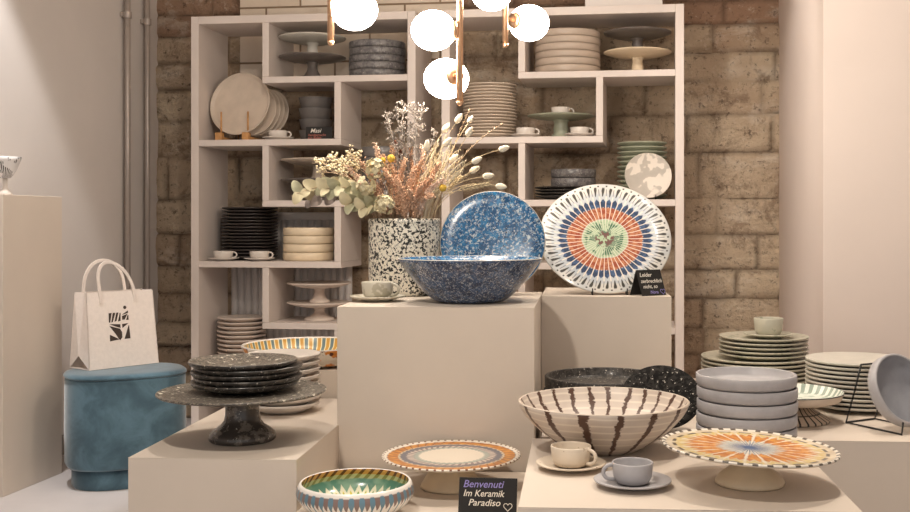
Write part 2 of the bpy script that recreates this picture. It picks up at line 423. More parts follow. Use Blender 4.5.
# back wall of big rough stones: one mesh, each stone a bulging patch
def stone_wall():
    bm = bmesh.new()
    lb = bm.verts.layers.float.new('blk'); lj = bm.verts.layers.float.new('joint')
    z = 0.0; rnd = random.Random(3)
    zs = [0, .25, .39, .524, .68, .827, 1.004, 1.191, 1.424, 1.62, 1.79, 1.935, 2.081, 2.20, 2.33, 2.5, 2.75, CEIL]
    s0, s1 = S_LEFT - .02, S_PILLAR + .03
    for i in range(len(zs) - 1):
        z0, z1 = zs[i], zs[i + 1]
        s = s0 - rnd.uniform(0, .3)
        while s < s1:
            w = rnd.uniform(.34, .62); e = s + w
            a, c = max(s, s0), min(e, s1)
            # the right end shows one big stone per course
            if c - a > .03:
                tone = rnd.random() ** 1.5 if zs[i] < 2.05 else 2.0; out = rnd.uniform(-.012, .018); ns = max(3, int((c - a) / .022)); nz = max(3, int((z1 - z0) / .022))
                seed = Vector((rnd.uniform(0, 50), rnd.uniform(0, 50), rnd.uniform(0, 50)))
                grid = []
                for iz in range(nz + 1):
                    row = []
                    for ix in range(ns + 1):
                        fs, fz = ix / ns, iz / nz
                        x = a + (c - a) * fs; zz = z0 + (z1 - z0) * fz
                        wz = .012 * noise.noise(Vector((x * 3.1, z0 * 5 if iz == 0 else z1 * 5, 7))) if iz in (0, nz) else 0
                        em = min((x - s), (e - x), (zz - z0), (z1 - zz))
                        em = max(0, em + .012 * noise.noise(Vector((x * 9, zz * 9, i))))
                        k = min(1, em / .022); k = 1 - (1 - k) ** 2
                        y = T_WALL + .010 - k * (.014 + out) - .016 * noise.noise(Vector((x * 6, zz * 6, 0)) + seed) * (.4 + .6 * k) - .009 * noise.noise(Vector((x * 22, zz * 22, 0)))
                        v = bm.verts.new((x, y, zz)); v[lb] = tone; v[lj] = max(0, 1 - em / .013) * min(1, max(0, .75 + 1.4 * noise.noise(Vector((x * 3, zz * 3, 3))))); row.append(v)
                    grid.append(row)
                for iz in range(nz):
                    for ix in range(ns):
                        bm.faces.new((grid[iz][ix], grid[iz][ix + 1], grid[iz + 1][ix + 1], grid[iz + 1][ix]))
            s = e
    # solid backing so that the wall has depth
    box(bm, s0 - .18, s1 + .1, T_WALL + .06, T_WALL + .25, 0, CEIL)
    return bm
wb = struct('wall_back', stone_wall(), M['stone'], deg=60)
# painted brick infill at the top left of the back wall
b = bmesh.new(); box(b, s_at(243, T_WALL), s_at(462, T_WALL), T_WALL - .045, T_WALL + .05, 1.83, CEIL - .003, .004)
o = obj('brick_panel', b, M['brick'], wb, smooth=False)
# two conduit pipes on the left wall
def pipe(px, lab, collar_y):
    # on the left wall: find t so that the wall point is seen at px
    u = (px - CX) / F; t = S_LEFT / s_at(px, 1.0)
    r = empty('conduit_pipe', room(S_LEFT + .03, t, 0), -PHI); tag(r, lab, 'pipe', None)
    bm = bmesh.new(); tube(bm, [(0, 0, .01), (0, 0, CEIL - .005)], .0145, 14); obj('tube', bm, M['pipe'], r)
    d = room(S_LEFT + .03, t).y
    for zc in (H - (collar_y - CY) / F * d, .55):
        bm = bmesh.new(); tube(bm, [(0, 0, zc - .016), (0, 0, zc + .016)], .021, 16); box(bm, -.030, -.012, -.025, .025, zc - .012, zc + .012, .002)
        obj('pipe_clip', bm, M['pipe'], r)
pipe(122, 'grey metal conduit pipe on white left wall, farther from the stone', 15)
pipe(142, 'grey metal conduit pipe on white left wall, next to the stone', 22)

# radiator behind the left shelf
def radiator():
    t = T_WALL - .115
    s0, s1 = s_at(229, t), s_at(350, t)
    r = empty('radiator', room((s0 + s1) / 2, t, 0), -PHI); tag(r, 'white ribbed column radiator behind the left shelf unit', 'radiator')
    w = s1 - s0; n = 17
    for i in range(n):
        x = -w / 2 + w * (i + .5) / n
        bm = bmesh.new(); tube(bm, [(x, .03, .10), (x, .03, 1.10)], .0165, 12); obj('radiator_column', bm, M['radiator'], r)
    bm = bmesh.new(); box(bm, -w / 2, w / 2, .030, .044, .10, 1.10, .002); obj('radiator_panel', bm, M['radiator'], r)
    for z in (.10, 1.10):
        bm = bmesh.new(); box(bm, -w / 2, w / 2, .012, .05, z - .022, z + .022, .008); obj('radiator_rail', bm, M['radiator'], r)
    for sx in (-1, 1):
        bm = bmesh.new(); box(bm, sx * w * .4 - .015, sx * w * .4 + .015, .015, .045, 0, .09, .003); obj('radiator_foot', bm, M['radiator'], r)
radiator()

# ------------------------------------------------------------------ shelf units
ROW = [1.785, 1.477, 1.176, .876, .575, .272]      # top faces of the boards
TOP = 2.09; BT = .031
def shelf_unit(pl, pr, dv1, dv2, label):
    sl, sr = s_at(pl, T_SHELF), s_at(pr, T_SHELF)
    r = empty('shelf_unit', room(sl, T_SHELF, 0), -PHI); tag(r, label, 'shelf', 'white shelf units')
    W = sr - sl; a = .040
    d1, d2 = s_at(dv1, T_SHELF) - sl, s_at(dv2, T_SHELF) - sl        # left faces of the two divider positions
    def bd(name, x0, x1, z0, z1, y0=0.0):
        bm = bmesh.new(); box(bm, x0, x1, y0, SH_D, z0, z1, .0015); obj(name, bm, M['shelf'], r, smooth=False)
    e = .0006
    bd('side_panel', 0, a, 0, TOP); bd('side_panel', W - a, W, 0, TOP)
    bd('top_board', a + e, W - a - e, TOP - .038, TOP); bd('bottom_board', a + e, W - a - e, .002, .04)
    th = .033
    # boards span left panel -> second divider, or first divider -> right panel, alternately
    for k, z in enumerate(ROW):
        up = TOP - .038 if k == 0 else ROW[k - 1] - BT
        if k % 2 == 0:
            bd('shelf_board', d1, W - a - e, z - BT, z, .0008)
            bd('divider', d1, d1 + th, z + e, up - e)
        else:
            bd('shelf_board', a + e, d2 + th, z - BT, z, .0008)
            bd('divider', d2, d2 + th, z + e, up - e)
    bd('divider', d1, d1 + th, .04 + e, ROW[-1] - BT - e)
    return r
shelf_unit(191, 415.5, 262.3, 334.3, 'white shelf unit of staggered cells holding ceramics, left of the pair')
shelf_unit(441.5, 684, 518.2, 596, 'white shelf unit of staggered cells holding ceramics, right of the pair')
def on_shelf(px, row, back=.0, top=False):
    "point on a shelf board, 'back' metres behind the front edge"
    t = T_SHELF + back
    z = TOP if row == 'top' else (.04 if row == 'bottom' else ROW[row])
    p = room(s_at(px, t), t, z + .0004); return p
# box on top of the right unit
p0 = on_shelf(585, 'top', .05); p1 = on_shelf(662.5, 'top', .05)
wbx = (p1 - p0).length
r = empty('storage_box', (p0 + p1) / 2, -PHI); tag(r, 'white storage box lying on top of the right shelf unit', 'box')
b = bmesh.new(); box(b, -wbx / 2, wbx / 2, 0, .26, 0, .20, .004); obj('box_body', b, M['wall'], r, smooth=False)
b = bmesh.new(); box(b, -wbx / 2 - .002, wbx / 2 + .002, -.002, .262, .17, .205, .004); obj('box_lid', b, M['wall'], r, smooth=False)

# ------------------------------------------------------------------ plinths (turned by PSI)
PSI = math.radians(3.24); cP, sP = math.cos(PSI), math.sin(PSI)
def plinth(pl, pr, yf, a, length, label, z0=0.0, d=None, back_px=None, group='cream display plinths'):
    d = d or a * F / (yf - CY)
    p = Vector(((pl - CX) / F * d, d, z0))
    u = (pr - CX) / F                                    # width: intersect ray at pr with the front line
    w = (u * d - p.x) / (cP + u * sP)
    r = empty('display_plinth', p, -PSI); tag(r, label, 'plinth', group)
    h = H - a - z0
    bm = bmesh.new(); box(bm, 0, w, 0, length, 0, h - .0015, .0015); obj('plinth_body', bm, M['plinth'], r, smooth=False)
    # thin cover boards with a fine joint line near the front edges, as on mitred boxes
    bm = bmesh.new(); box(bm, .0, w, .0, length, h - .0014, h, .0005); obj('plinth_top', bm, M['plinth'], r, smooth=False)
    return r
A_L, A_C, A_T, A_P, A_R = .546, .2285, .232, .664, .546
plinth(128, 296.6, 457.6, A_L, .84, 'low cream plinth under the dark marbled cake stand, nearest the pouf')
plinth(337, 534.3, 306.7, A_C, .63, 'tall cream plinth under the blue bowl and speckled vase')
plinth(541.2, 671.5, 296.2, A_T, .44, 'tall cream plinth under the round patterned platter')
plinth(518, 863, 507.0, A_R, .645, 'low cream plinth under the brown striped bowl and two cups')
plinth(541.5, 710, 438.6, A_R, .52, 'low cream plinth under the anthracite trays, behind the brown striped bowl', d=2.695)
plinth(711.5, 1000, 441.2, A_R, 1.05, 'low cream plinth under the stacks of green and white plates', d=2.662)
# platform in front of the middle plinth
def platform():
    d0, d1 = 1.86, 2.842
    ri = (296.6 - CX) / F * (A_L * F / (457.6 - CY))      # right face of the left plinth
    x0 = ri + .010
    xr = (518 - CX) / F * (A_R * F / (507.0 - CY))
    p = Vector((x0, d0, 0)); yb = (d1 - d0)
    r = empty('display_plinth', (0, 0, 0), 0); tag(r, 'lowest cream plinth under the green bowl and welcome sign', 'plinth', 'cream display plinths')
    h = H - A_P; f = 2.03
    def bx(q, k, dd): return q + (dd - k) * sP / cP
    bm = bmesh.new()
    vs = []
    dl = A_L * F / (457.6 - CY)
    for (x, y) in ((bx(ri, dl, d0) + .006, d0), (bx(xr, f, d0) - .006, d0), (bx(xr, f, d1) - .006, d1 - .0565 * .53), (bx(ri, dl, d1) + .006, d1)):
        vs.append((x, y))
    lo = [bm.verts.new((x, y, 0)) for x, y in vs]; hi = [bm.verts.new((x, y, h)) for x, y in vs]
    bm.faces.new(list(reversed(lo))); bm.faces.new(hi)
    for i in range(4): bm.faces.new((lo[i], lo[(i + 1) % 4], hi[(i + 1) % 4], hi[i]))
    bmesh.ops.bevel(bm, geom=list(bm.edges), offset=.0015, segments=1, affect='EDGES')
    obj('plinth_body', bm, M['plinth'], r, smooth=False)
platform()
# riser behind the white plate stack
def riser():
    d0 = 3.32; a = .462
    x0 = (262 - CX) / F * d0; x1 = (352.5 - CX) / F * d0
    r = empty('display_plinth', (x0, d0, 0), -PSI); tag(r, 'small cream plinth under the yellow striped bowl, behind the white plates', 'plinth', 'cream display plinths')
    bm = bmesh.new(); box(bm, 0, x1 - x0, 0, .40, 0, H - a, .0015); obj('plinth_body', bm, M['plinth'], r, smooth=False)
riser()
# tall pedestal box at the far left
def pedestal():
    d0, d1 = 4.12, 4.52
    pa = P(3, 194.4, d0); pb = P(62, 196.8, d1)
    e = Vector((pb.x - pa.x, pb.y - pa.y, 0)); ln = e.length; e.normalize(); nrm = Vector((-e.y, e.x, 0))
    r = empty('tall_pedestal', (pa.x, pa.y, 0), math.atan2(e.y, e.x)); tag(r, 'tall cream pedestal box at the left wall beside the blue pouf', 'plinth')
    z = (pa.z + pb.z) / 2
    bm = bmesh.new(); box(bm, 0, ln, 0, .13, 0, z, .002); obj('plinth_body', bm, M['plinth'], r, smooth=False)
    return pa, e, nrm, z
PA, PE, PN, PZ = pedestal()

# ------------------------------------------------------------------ ceramics
def plate_prof(R, dz, rise, t=.0055):
    return [(0, .004), (.50 * R, .004), (.52 * R, 0), (.58 * R, 0), (.63 * R, .004), (.97 * R, rise - t), (R - .0012, rise - t * .7), (R, rise - t * .3), (R - .0012, rise), (.965 * R, rise - .0004), (.66 * R, dz), (0, dz)]
def straight_prof(R, h, t=.006, fl=.008):
    return [(0, .0), (R - .010, .0), (R - .0045, .002), (R, .008), (R, h - .002), (R - .002, h), (R - t + .001, h), (R - t, h - .002), (R - t - .003, fl + .005), (R - t - .009, fl), (0, fl)]
def bowl_prof(R, h, foot, t=.006, pw=.55, n=12):
    lo = [(0, .003), (foot - .006, .003), (foot - .004, 0), (foot, 0)]
    out = [(foot + (R - foot) * (k / n), h * (k / n) ** (1 / pw)) for k in range(1, n + 1)] if False else \
          [(foot + (R - foot) * math.sin(PI / 2 * (k / n)) ** 1.0 * 1.0, h * (k / n) ** 1.0) for k in range(1, n + 1)]
    return lo, out
ORD = ['topmost', 'second from top', 'third from top', 'fourth from top', 'fifth from top', 'sixth from top', 'seventh from top', 'eighth from top', 'ninth from top', 'tenth from top',
       'eleventh from top', 'twelfth from top', 'thirteenth from top', 'fourteenth from top', 'fifteenth from top', 'sixteenth from top', 'seventeenth from top', 'eighteenth from top']
def stack(name, me, n, p, dz, kind, where, cat, group, jit=.0015, rz=0.0):
    rnd = random.Random(hash(group) % 1000 if False else len(group) * 7 + n)
    for k in range(n):
        i = n - 1 - k
        o = link(name, me, None, (p[0] + rnd.uniform(-jit, jit), p[1] + rnd.uniform(-jit, jit), p[2] + k * dz + k * .00005), (0, 0, rz + rnd.uniform(0, 6.28)))
        w = 'bottom' if (k == 0 and n > 1) else ORD[i]
        tag(o, '%s, %s %s' % (kind, w, where), cat, group)

# --- cups and saucers
def cup_me(R, h, mat, tag_):
    t = .004
    pr = [(0, .002), (.52 * R, .002), (.54 * R, 0), (.62 * R, 0), (.80 * R, .10 * h), (.93 * R, .35 * h), (R, h - .002), (R - .0015, h), (R - t + .001, h), (R - t, h - .003), (.88 * R - t * .5, .35 * h), (.70 * R, .14 * h), (0, .10 * h)]
    return mesh('cup_body', lathe(pr, 40), mat, deg=50)
def handle_bm(R, h):
    bm = bmesh.new(); pts = []
    for k in range(13):
        a = -1.75 + 3.4 * k / 12
        pts.append((R * .93 + .018 * math.cos(a) * 1.0 + .004, 0, h * .56 + h * .33 * math.sin(a)))
    pts[0] = (R * .86, 0, h * .22); pts[-1] = (R * .955, 0, h * .88)
    tube(bm, pts, .0042, 8); return bm
def saucer_me(R, mat):
    pr = [(0, .003), (.40 * R, .003), (.42 * R, 0), (.50 * R, 0), (.55 * R, .004), (.98 * R, .012), (R, .0145), (.98 * R, .016), (.60 * R, .008), (.44 * R, .0065), (.43 * R, .0055), (0, .0055)]
    return mesh('saucer', lathe(pr, 48), mat, deg=50)
_cups = {}
def cup_on_saucer(p, R, h, rs, mat, hdir, lab, where, saucer=True, gname=None):
    key = (round(R, 4), round(h, 4), mat.name)
    if key not in _cups: _cups[key] = (cup_me(R, h, mat, ''), mesh('handle', handle_bm(R, h), mat))
    if saucer:
        s = link('saucer', saucer_me(rs, mat), None, p); tag(s, '%s saucer %s' % (lab, where), 'saucer', gname and gname + ' saucers')
    c = empty('coffee_cup', (p[0], p[1], p[2] + (.0058 if saucer else 0)), hdir); tag(c, '%s coffee cup %s, %s' % (lab, 'on its saucer' if saucer else 'without saucer', where), 'cup', gname)
    link('cup_body', _cups[key][0], c); link('handle', _cups[key][1], c)
    return c

# --- cake stands
def cake_stand(p, R, h, mat_top, mat_under, mat_foot, lab, rf, neck=.028, lip=.006, group=None, tilt=0.0, tp=.010, cyl=None):
    r = empty('cake_stand', p); tag(r, lab, 'cake stand', group)
    pl = [(0, -tp), (.30 * R, -tp), (.55 * R, -tp * .84), (.80 * R, -tp * .48), (.985 * R, -.002), (R, .001), (R - .0005, .0035), (R - .003, .0045), (.95 * R, .002), (.90 * R, .0005), (0, 0)]
    mi = [1, 1, 1, 1, 1, 0, 0, 0, 0, 0]
    b = lathe(pl, 96, mi)
    o = obj('cake_plate', b, [mat_top, mat_under], r, (0, 0, h), (0, tilt, 0), deg=50)
    hh = h - tp
    ft = cyl or [(0, .002), (rf - .006, .002), (rf - .004, 0), (rf, .001), (rf, .005), (rf * .92, .012), (rf * .66, hh * .30), (neck * 1.15, hh * .55), (neck, hh * .75), (neck * 1.12, hh * .92), (neck * 1.5, hh + .0015), (0, hh + .0015)]
    obj('pedestal', lathe(ft, 56), mat_foot, r, deg=50)
    return r

# ================= middle plinth
D = 3.34
r = empty('flower_vase', P(404.5, 0, D)); VZ = H - A_C + .0005; r.location.z = VZ
tag(r, 'black and white speckled cylinder vase holding the dried bouquet', 'vase')
VR = wpx(35.6, D); VH = zof(219.5, D) - VZ
pr = [(0, .002), (VR * .90, .002), (VR * .93, 0), (VR * .97, .004), (VR, .02), (VR, VH - .006), (VR - .001, VH - .002), (VR - .004, VH), (VR - .008, VH - .001), (VR - .009, VH - .008), (VR - .009, .02), (0, .015)]
obj('vase_body', lathe(pr, 72), M['vase'], r, deg=50)
b = lathe([(VR - .0095, VH - .012), (VR + .0012, VH - .012), (VR + .0016, VH - .004), (VR - .002, VH + .003), (VR - .007, VH + .002), (VR - .0095, VH - .004), (VR - .0095, VH - .012)], 72)
obj('vase_rim', b, M['vase'], r)
VC = r.location.copy()

D = 3.03
p = P(470, 0, D); p.z = H - A_C + .0005
BR = wpx(72.3, D); BH = zof(258.5, D) - p.z; BF = wpx(30, D)
def blue_bowl():
    n = 16; t = .007
    out = []
    for k in range(n + 1):
        f = k / n; out.append((BF + (BR - BF) * (f ** .92 * .80 + .20 * f ** .6), BH * (f ** 1.25)))
    inn = [(max(0, r_ - t * 1.1), z_ + t * .9) for r_, z_ in out]; inn[-1] = (BR - t, BH - .0005); inn[-2] = (inn[-2][0], min(inn[-2][1], BH - .006))
    prof = [(0, .003), (BF - .01, .003), (BF - .007, 0)] + out[:] + [(BR - .002, BH + .002), (BR - t + .001, BH + .0015)] + list(reversed(inn)) + [(0, .010)]
    k_out = 3 + len(out) - 1
    mi = [1] * (k_out) + [2, 2] + [0] * (len(prof) - 3 - k_out)
    return lathe(prof, 96, mi)
o = obj('serving_bowl', blue_bowl(), [M['blue'], M['blue_shaded'], M['ash']], None, p, deg=55)
tag(o, 'wide blue and white spattered serving bowl at the front of the tall middle plinth', 'bowl')
# standing blue plate behind it
D = 3.37; R = wpx(52.2, D)
zb = H - A_C + .0006
lean = math.radians(15)
b = lathe([(0, .004), (.6 * R, .004), (.64 * R, 0), (.7 * R, .004), (.98 * R, .018), (R, .021), (.985 * R, .0235), (.70 * R, .011), (0, .009)], 96, [0] * 5 + [1] + [0] * 2)
o = obj('serving_plate', b, [M['blue'], M['ash']], None, deg=50)
# disc axis (local +z) looks at the viewer, leaning back
o.rotation_euler = (PI / 2 - lean, 0, 0)
o.location = (P(493, 0, D).x, D - .02, zb + R * math.cos(lean) + .0235 * math.sin(lean) * 0 + .0005)
tag(o, 'blue and white spattered plate standing upright behind the blue serving bowl', 'plate')
# its wire easel
def easel(name, p, w, h, back, lab, lean=.26, rz=0.0, lipd=.03, mat=None):
    r = empty(name, p, rz); tag(r, lab, 'plate stand')
    for sx in (-1, 1):
        x = sx * w / 2; bm = bmesh.new(); q = .0022
        tube(bm, [(x, -lipd, .022), (x, -lipd, q), (x, .006, q), (x, .012 + h * math.sin(lean), h), (x, back, q + .0)], q, 8)
        obj('wire_side', bm, mat or M['wire'], r)
    bm = bmesh.new(); tube(bm, [(-w / 2, .012 + h * math.sin(lean), h - .004), (w / 2, .012 + h * math.sin(lean), h - .004)], .002, 8); obj('cross_wire', bm, mat or M['wire'], r)
    bm = bmesh.new(); tube(bm, [(-w / 2, back, .0022), (w / 2, back, .0022)], .0022, 8); obj('cross_wire', bm, mat or M['wire'], r)
    return r
# cup at the left front corner of the middle plinth
p = P(377.5, 0, 3.06); p.z = H - A_C + .0005
cup_on_saucer(tuple(p), wpx(16, 3.06), .050, wpx(28, 3.06), M['sage'], -.25, 'sage cream', 'in front of the speckled vase')

# ================= tall right plinth: platter, tent sign
D = 3.52; R = wpx(65.3, D)
zb = H - A_T + .0006; lean = math.radians(35)
pm = platter_mat(R)
b = lathe([(0, .002), (.58 * R, .002), (.60 * R, 0), (.64 * R, 0), (.67 * R, .003), (.985 * R, .016), (R, .0195), (.985 * R, .0225), (.66 * R, .0105), (0, .0085)], 128)
o = obj('decorative_platter', b, pm, None, deg=50)
o.rotation_euler = (PI / 2 - lean, 0, 0)
PLY = D - .045
o.location = (P(604.2, 0, D).x, PLY + .020, zb + R * math.cos(lean) - .0062)
tag(o, 'large round platter painted with blue orange and green rings, leaning on a stand', 'platter')
bx = P(605.6, 0, D).x
fy = PLY + .020 - R * math.sin(lean) # y of lowest rim point
e = easel('wire_easel', (bx - .0, fy + .012, H - A_T + .0004), .11, .18, .20, 'black wire easel holding the large patterned platter', lean=.64, lipd=.034)

def text_me(body, size, mat, shear=.25):
    cu = bpy.data.curves.new('lettering', 'FONT'); cu.body = body; cu.size = size; cu.extrude = .0002; cu.shear = shear; cu.align_x = 'LEFT'; cu.resolution_u = 3
    cu.offset = size * .008
    ob = bpy.data.objects.new('tmp_text', cu); COL.objects.link(ob)
    dg = bpy.context.evaluated_depsgraph_get(); me = bpy.data.meshes.new_from_object(ob.evaluated_get(dg))
    bpy.data.objects.remove(ob); bpy.data.curves.remove(cu)
    me.materials.clear(); me.materials.append(mat); return me
def heart_bm(s, r=.0012):
    bm = bmesh.new(); pts = []
    for k in range(25):
        t = 2 * PI * k / 24; pts.append((s * .06 * 16 * math.sin(t) ** 3 / 1.0, s * .06 * (13 * math.cos(t) - 5 * math.cos(2 * t) - 2 * math.cos(3 * t) - math.cos(4 * t)), 0))
    tube(bm, pts, r, 5, cap=False); return bm
# tent card beside the platter
d = 3.355
pb = P(650, 294.5, d); zt = H - A_T + .0004
w = .098; hh = .078; spread = .030
r = empty('tent_sign', (P(648, 0, d).x, d, zt), math.radians(33)); tag(r, 'small black folded card with chalk writing beside the patterned platter', 'sign')
phi = math.asin(spread / .085)
b = bmesh.new()
L = .085
box(b, -w / 2, w / 2, -.001, .001, 0, L, .0004, Matrix.Translation((0, -spread, .0008)) @ Matrix.Rotation(-phi, 4, 'X'))
fp = obj('front_panel', b, M['card'], r, smooth=False)
b = bmesh.new(); box(b, -w / 2, w / 2, -.001, .001, 0, L, .0004, Matrix.Translation((0, spread, .0008)) @ Matrix.Rotation(phi, 4, 'X'))
obj('back_panel', b, M['card'], r, smooth=False)
for k, (s, m, x, y, z) in enumerate((('Leider', M['chalk'], -.050, .062, .019), ('zerbrechlich', M['chalk'], -.050, .042, .017), ('nicht, so', M['chalk'], -.045, .024, .017), ('Nora', M['chalk_lilac'], -.016, .006, .015))):
    o = link('lettering', text_me(s, z, m), fp)
    o.matrix_local = Matrix.Translation((0, -spread, .0008)) @ Matrix.Rotation(-phi, 4, 'X') @ Matrix.Translation((x * w / .118, -.0014, y)) @ Matrix.Rotation(PI / 2, 4, 'X')
o = obj('heart_mark', heart_bm(.010, .0007), M['chalk_lilac'], fp)
o.matrix_local = Matrix.Translation((0, -spread, .0008)) @ Matrix.Rotation(-phi, 4, 'X') @ Matrix.Translation((.046 * w / .118, -.0014, .012)) @ Matrix.Rotation(PI / 2, 4, 'X')

# ================= front platform: orange ring stand, green bowl, welcome sign
zp = H - A_P + .0005
D = 2.656; p = P(451.5, 0, D); p.z = zp; R = wpx(69.5, D); h = zof(455.5, D) - zp
rf = wpx(31, D)
cake_stand(tuple(p), R, h, ring_stand_mat(R), M['fleck'], M['cream'], 'low cake stand with orange ringed plate on the lowest plinth, above the welcome sign', rf,
           cyl=[(0, .002), (rf - .006, .002), (rf - .003, 0), (rf, .003), (rf * .97, .010), (rf * .80, .030), (rf * .66, h * .62), (rf * .62, h - .010 + .0015), (0, h - .010 + .0015)])
D = 2.40; p = P(355.5, 0, D); p.z = zp; h = zof(480.5, D) - zp; R = wpx(58.5, D)
def green_bowl():
    ri = wpx(54, D)
    prof = [(0, .003), (.42 * R, .003), (.44 * R, 0), (.52 * R, 0), (.70 * R, .010), (.88 * R, .028), (.985 * R, .046), (R, .054), (.99 * R, .062), (.955 * R, h - .004), (.93 * R, h)]
    n = len(prof) - 1
    prof += [(.905 * R, h - .001), (.90 * R, h - .004), (.925 * R, .060), (.93 * R, .054), (.90 * R, .044), (.80 * R, .030), (.62 * R, .014), (.40 * R, .009), (0, .008)]
    mi = [1] * n + [1] + [0] * (len(prof) - 2 - n)
    return lathe(prof, 96, mi)
o = obj('serving_bowl', green_bowl(), [green_in_mat(R), green_out_mat(R, h)], None, p, deg=60)
tag(o, 'round bowl with green inside and blue drops outside on the lowest plinth', 'bowl')
D = 2.36
r = empty('welcome_sign', (P(487, 0, D).x, D, zp), math.radians(-6)); tag(r, 'black card with lilac and white handwriting in front of the orange ringed cake stand', 'sign')
w = wpx(59, D); hh = zof(480.5, D) - zp
til = math.radians(14)
Tm = Matrix.Translation((0, 0, .0008)) @ Matrix.Rotation(-til, 4, 'X')
b = bmesh.new(); box(b, -w / 2, w / 2, 0, .003, 0, hh / math.cos(til), .0005, Tm); fp = obj('card_panel', b, M['card'], r, smooth=False)
b = bmesh.new(); box(b, -.012, .012, 0, .002, 0, hh * .82, .0004, Matrix.Translation((0, .062, .0008)) @ Matrix.Rotation(math.radians(30), 4, 'X')); obj('back_strut', b, M['card'], r, smooth=False)
H2 = hh / math.cos(til)
for (s, m, x, y, z) in (('Benvenuti', M['chalk_lilac'], -.057, H2 - .0215, .0225), ('Im Keramik', M['chalk'], -.056, H2 - .041, .0205), ('Paradiso', M['chalk'], -.044, H2 - .061, .0205)):
    me = text_me(s, z, m); o = link('lettering', me, fp)
    xs = [v.co.x for v in me.vertices]; tw = max(xs) - min(xs); want = {'Benvenuti': .092, 'Im Keramik': .093, 'Paradiso': .072}[s]
    o.matrix_local = Tm @ Matrix.Translation((x * w / .1315, -.0005, y)) @ Matrix.Rotation(PI / 2, 4, 'X') @ Matrix.Diagonal((want * w / .1315 / tw, 1, 1, 1))
o = obj('heart_mark', heart_bm(.010, .0008), M['chalk'], fp); o.matrix_local = Tm @ Matrix.Translation((.046 * w / .1315, -.0006, H2 - .062)) @ Matrix.Rotation(PI / 2, 4, 'X')

# ================= right front plinth
zr = H - A_R + .0005
D = 2.55; p = P(603.5, 0, D); p.z = zr; R = wpx(85.3, D); h = zof(400.5, D) - zr
def brown_bowl():
    f0 = wpx(33, D); n = 16; t = .007; out = []
    for k in range(n + 1):
        a = k / n; out.append((f0 + (R - f0) * (1 - (1 - a) ** 1.55) * (.88) + (R - f0) * .12 * a, h * a ** 1.12))
    inn = [(r_ - t * .8, z_ + t) for r_, z_ in out[:-2]] + [(out[-2][0] - t, out[-2][1] + .003), (R - t, h - .001)]
    prof = [(0, .003), (f0 - .012, .003), (f0 - .008, 0)] + out + [(R - .002, h + .002), (R - t + .001, h + .0015)] + list(reversed(inn)) + [(0, .010)]
    ko = 3 + len(out) - 1
    return lathe(prof, 112, [1] * ko + [2, 2] + [0] * (len(prof) - 3 - ko))
o = obj('serving_bowl', brown_bowl(), [brown_bowl_mat(24, 'brown_striped_glaze_inside', .22), brown_bowl_mat(15, 'brown_striped_glaze_outside', .20), M['beige']], None, p, deg=60)
tag(o, 'wide cream bowl with brown vertical stripes on the low right plinth', 'bowl')
p = P(571, 0, 2.345); p.z = zr
cup_on_saucer(tuple(p), wpx(20.5, 2.345), .046, wpx(35, 2.345), M['fleck'], -.62, 'cream flecked', 'in front of the brown striped bowl')
p = P(632.5, 0, 2.19); p.z = zr
cup_on_saucer(tuple(p), wpx(20.8, 2.19), .045, wpx(39, 2.19), M['grey'], PI + .15, 'blue grey', 'at the front edge of the low right plinth')
D = 2.212; p = P(749.8, 0, D); p.z = zr; R = wpx(87.5, D); h = zof(447.5, D) - zr; rf = wpx(34.5, D)
cake_stand(tuple(p), R, h, sun_stand_mat(R), M['fleck'], M['cream'], 'low cake stand with orange sunburst plate in front of the blue grey bowls', rf, tilt=math.radians(2.6), neck=.032,
           cyl=[(0, .002), (rf - .006, .002), (rf - .003, 0), (rf, .003), (rf * .985, .009), (rf * .86, .020), (rf * .60, .034), (rf * .46, .046), (rf * .44, h - .014), (rf * .5, h - .010 + .0015), (0, h - .010 + .0015)])
# trays
D = 3.01; p = P(603.5, 0, D); p.z = zr; R = wpx(59.3, D)
hz = (zof(375, D) - zr) / 3
me = mesh('serving_tray', lathe(straight_prof(R, hz - .0005, .010, .010), 80), M['tray'], deg=50)
stack('serving_tray', me, 3, p, hz, 'round anthracite tray', 'of three behind the brown striped bowl', 'tray', 'stacked anthracite trays')
# leaning dark plate
D = 2.80; R = wpx(40, D); lean = math.radians(47)
b = lathe([(0, .003), (.6 * R, .003), (.64 * R, 0), (.7 * R, .003), (.98 * R, .012), (R, .0145), (.985 * R, .017), (.70 * R, .009), (0, .008)], 80)
o = obj('dinner_plate', b, M['black_matte'], None, deg=50)
o.rotation_euler = (PI / 2 - lean, 0, math.radians(-8))
o.location = (P(661, 0, D).x, D, zr + R * math.cos(lean) + .003)
tag(o, 'dark speckled plate standing on edge between the trays and blue grey bowls', 'plate')
# grey bowls
D = 2.69; p = P(746.5, 0, D); p.z = zr; R = wpx(49.6, D)
hz = (zof(373, D) - zr) / 5
me = mesh('straight_bowl', lathe(straight_prof(R, hz - .0005, .006, .008), 80), M['grey'], deg=42)
stack('straight_bowl', me, 5, p, hz, 'blue grey straight sided bowl', 'of the stack behind the orange sunburst plate', 'bowl', 'stacked blue grey bowls', jit=.0012)
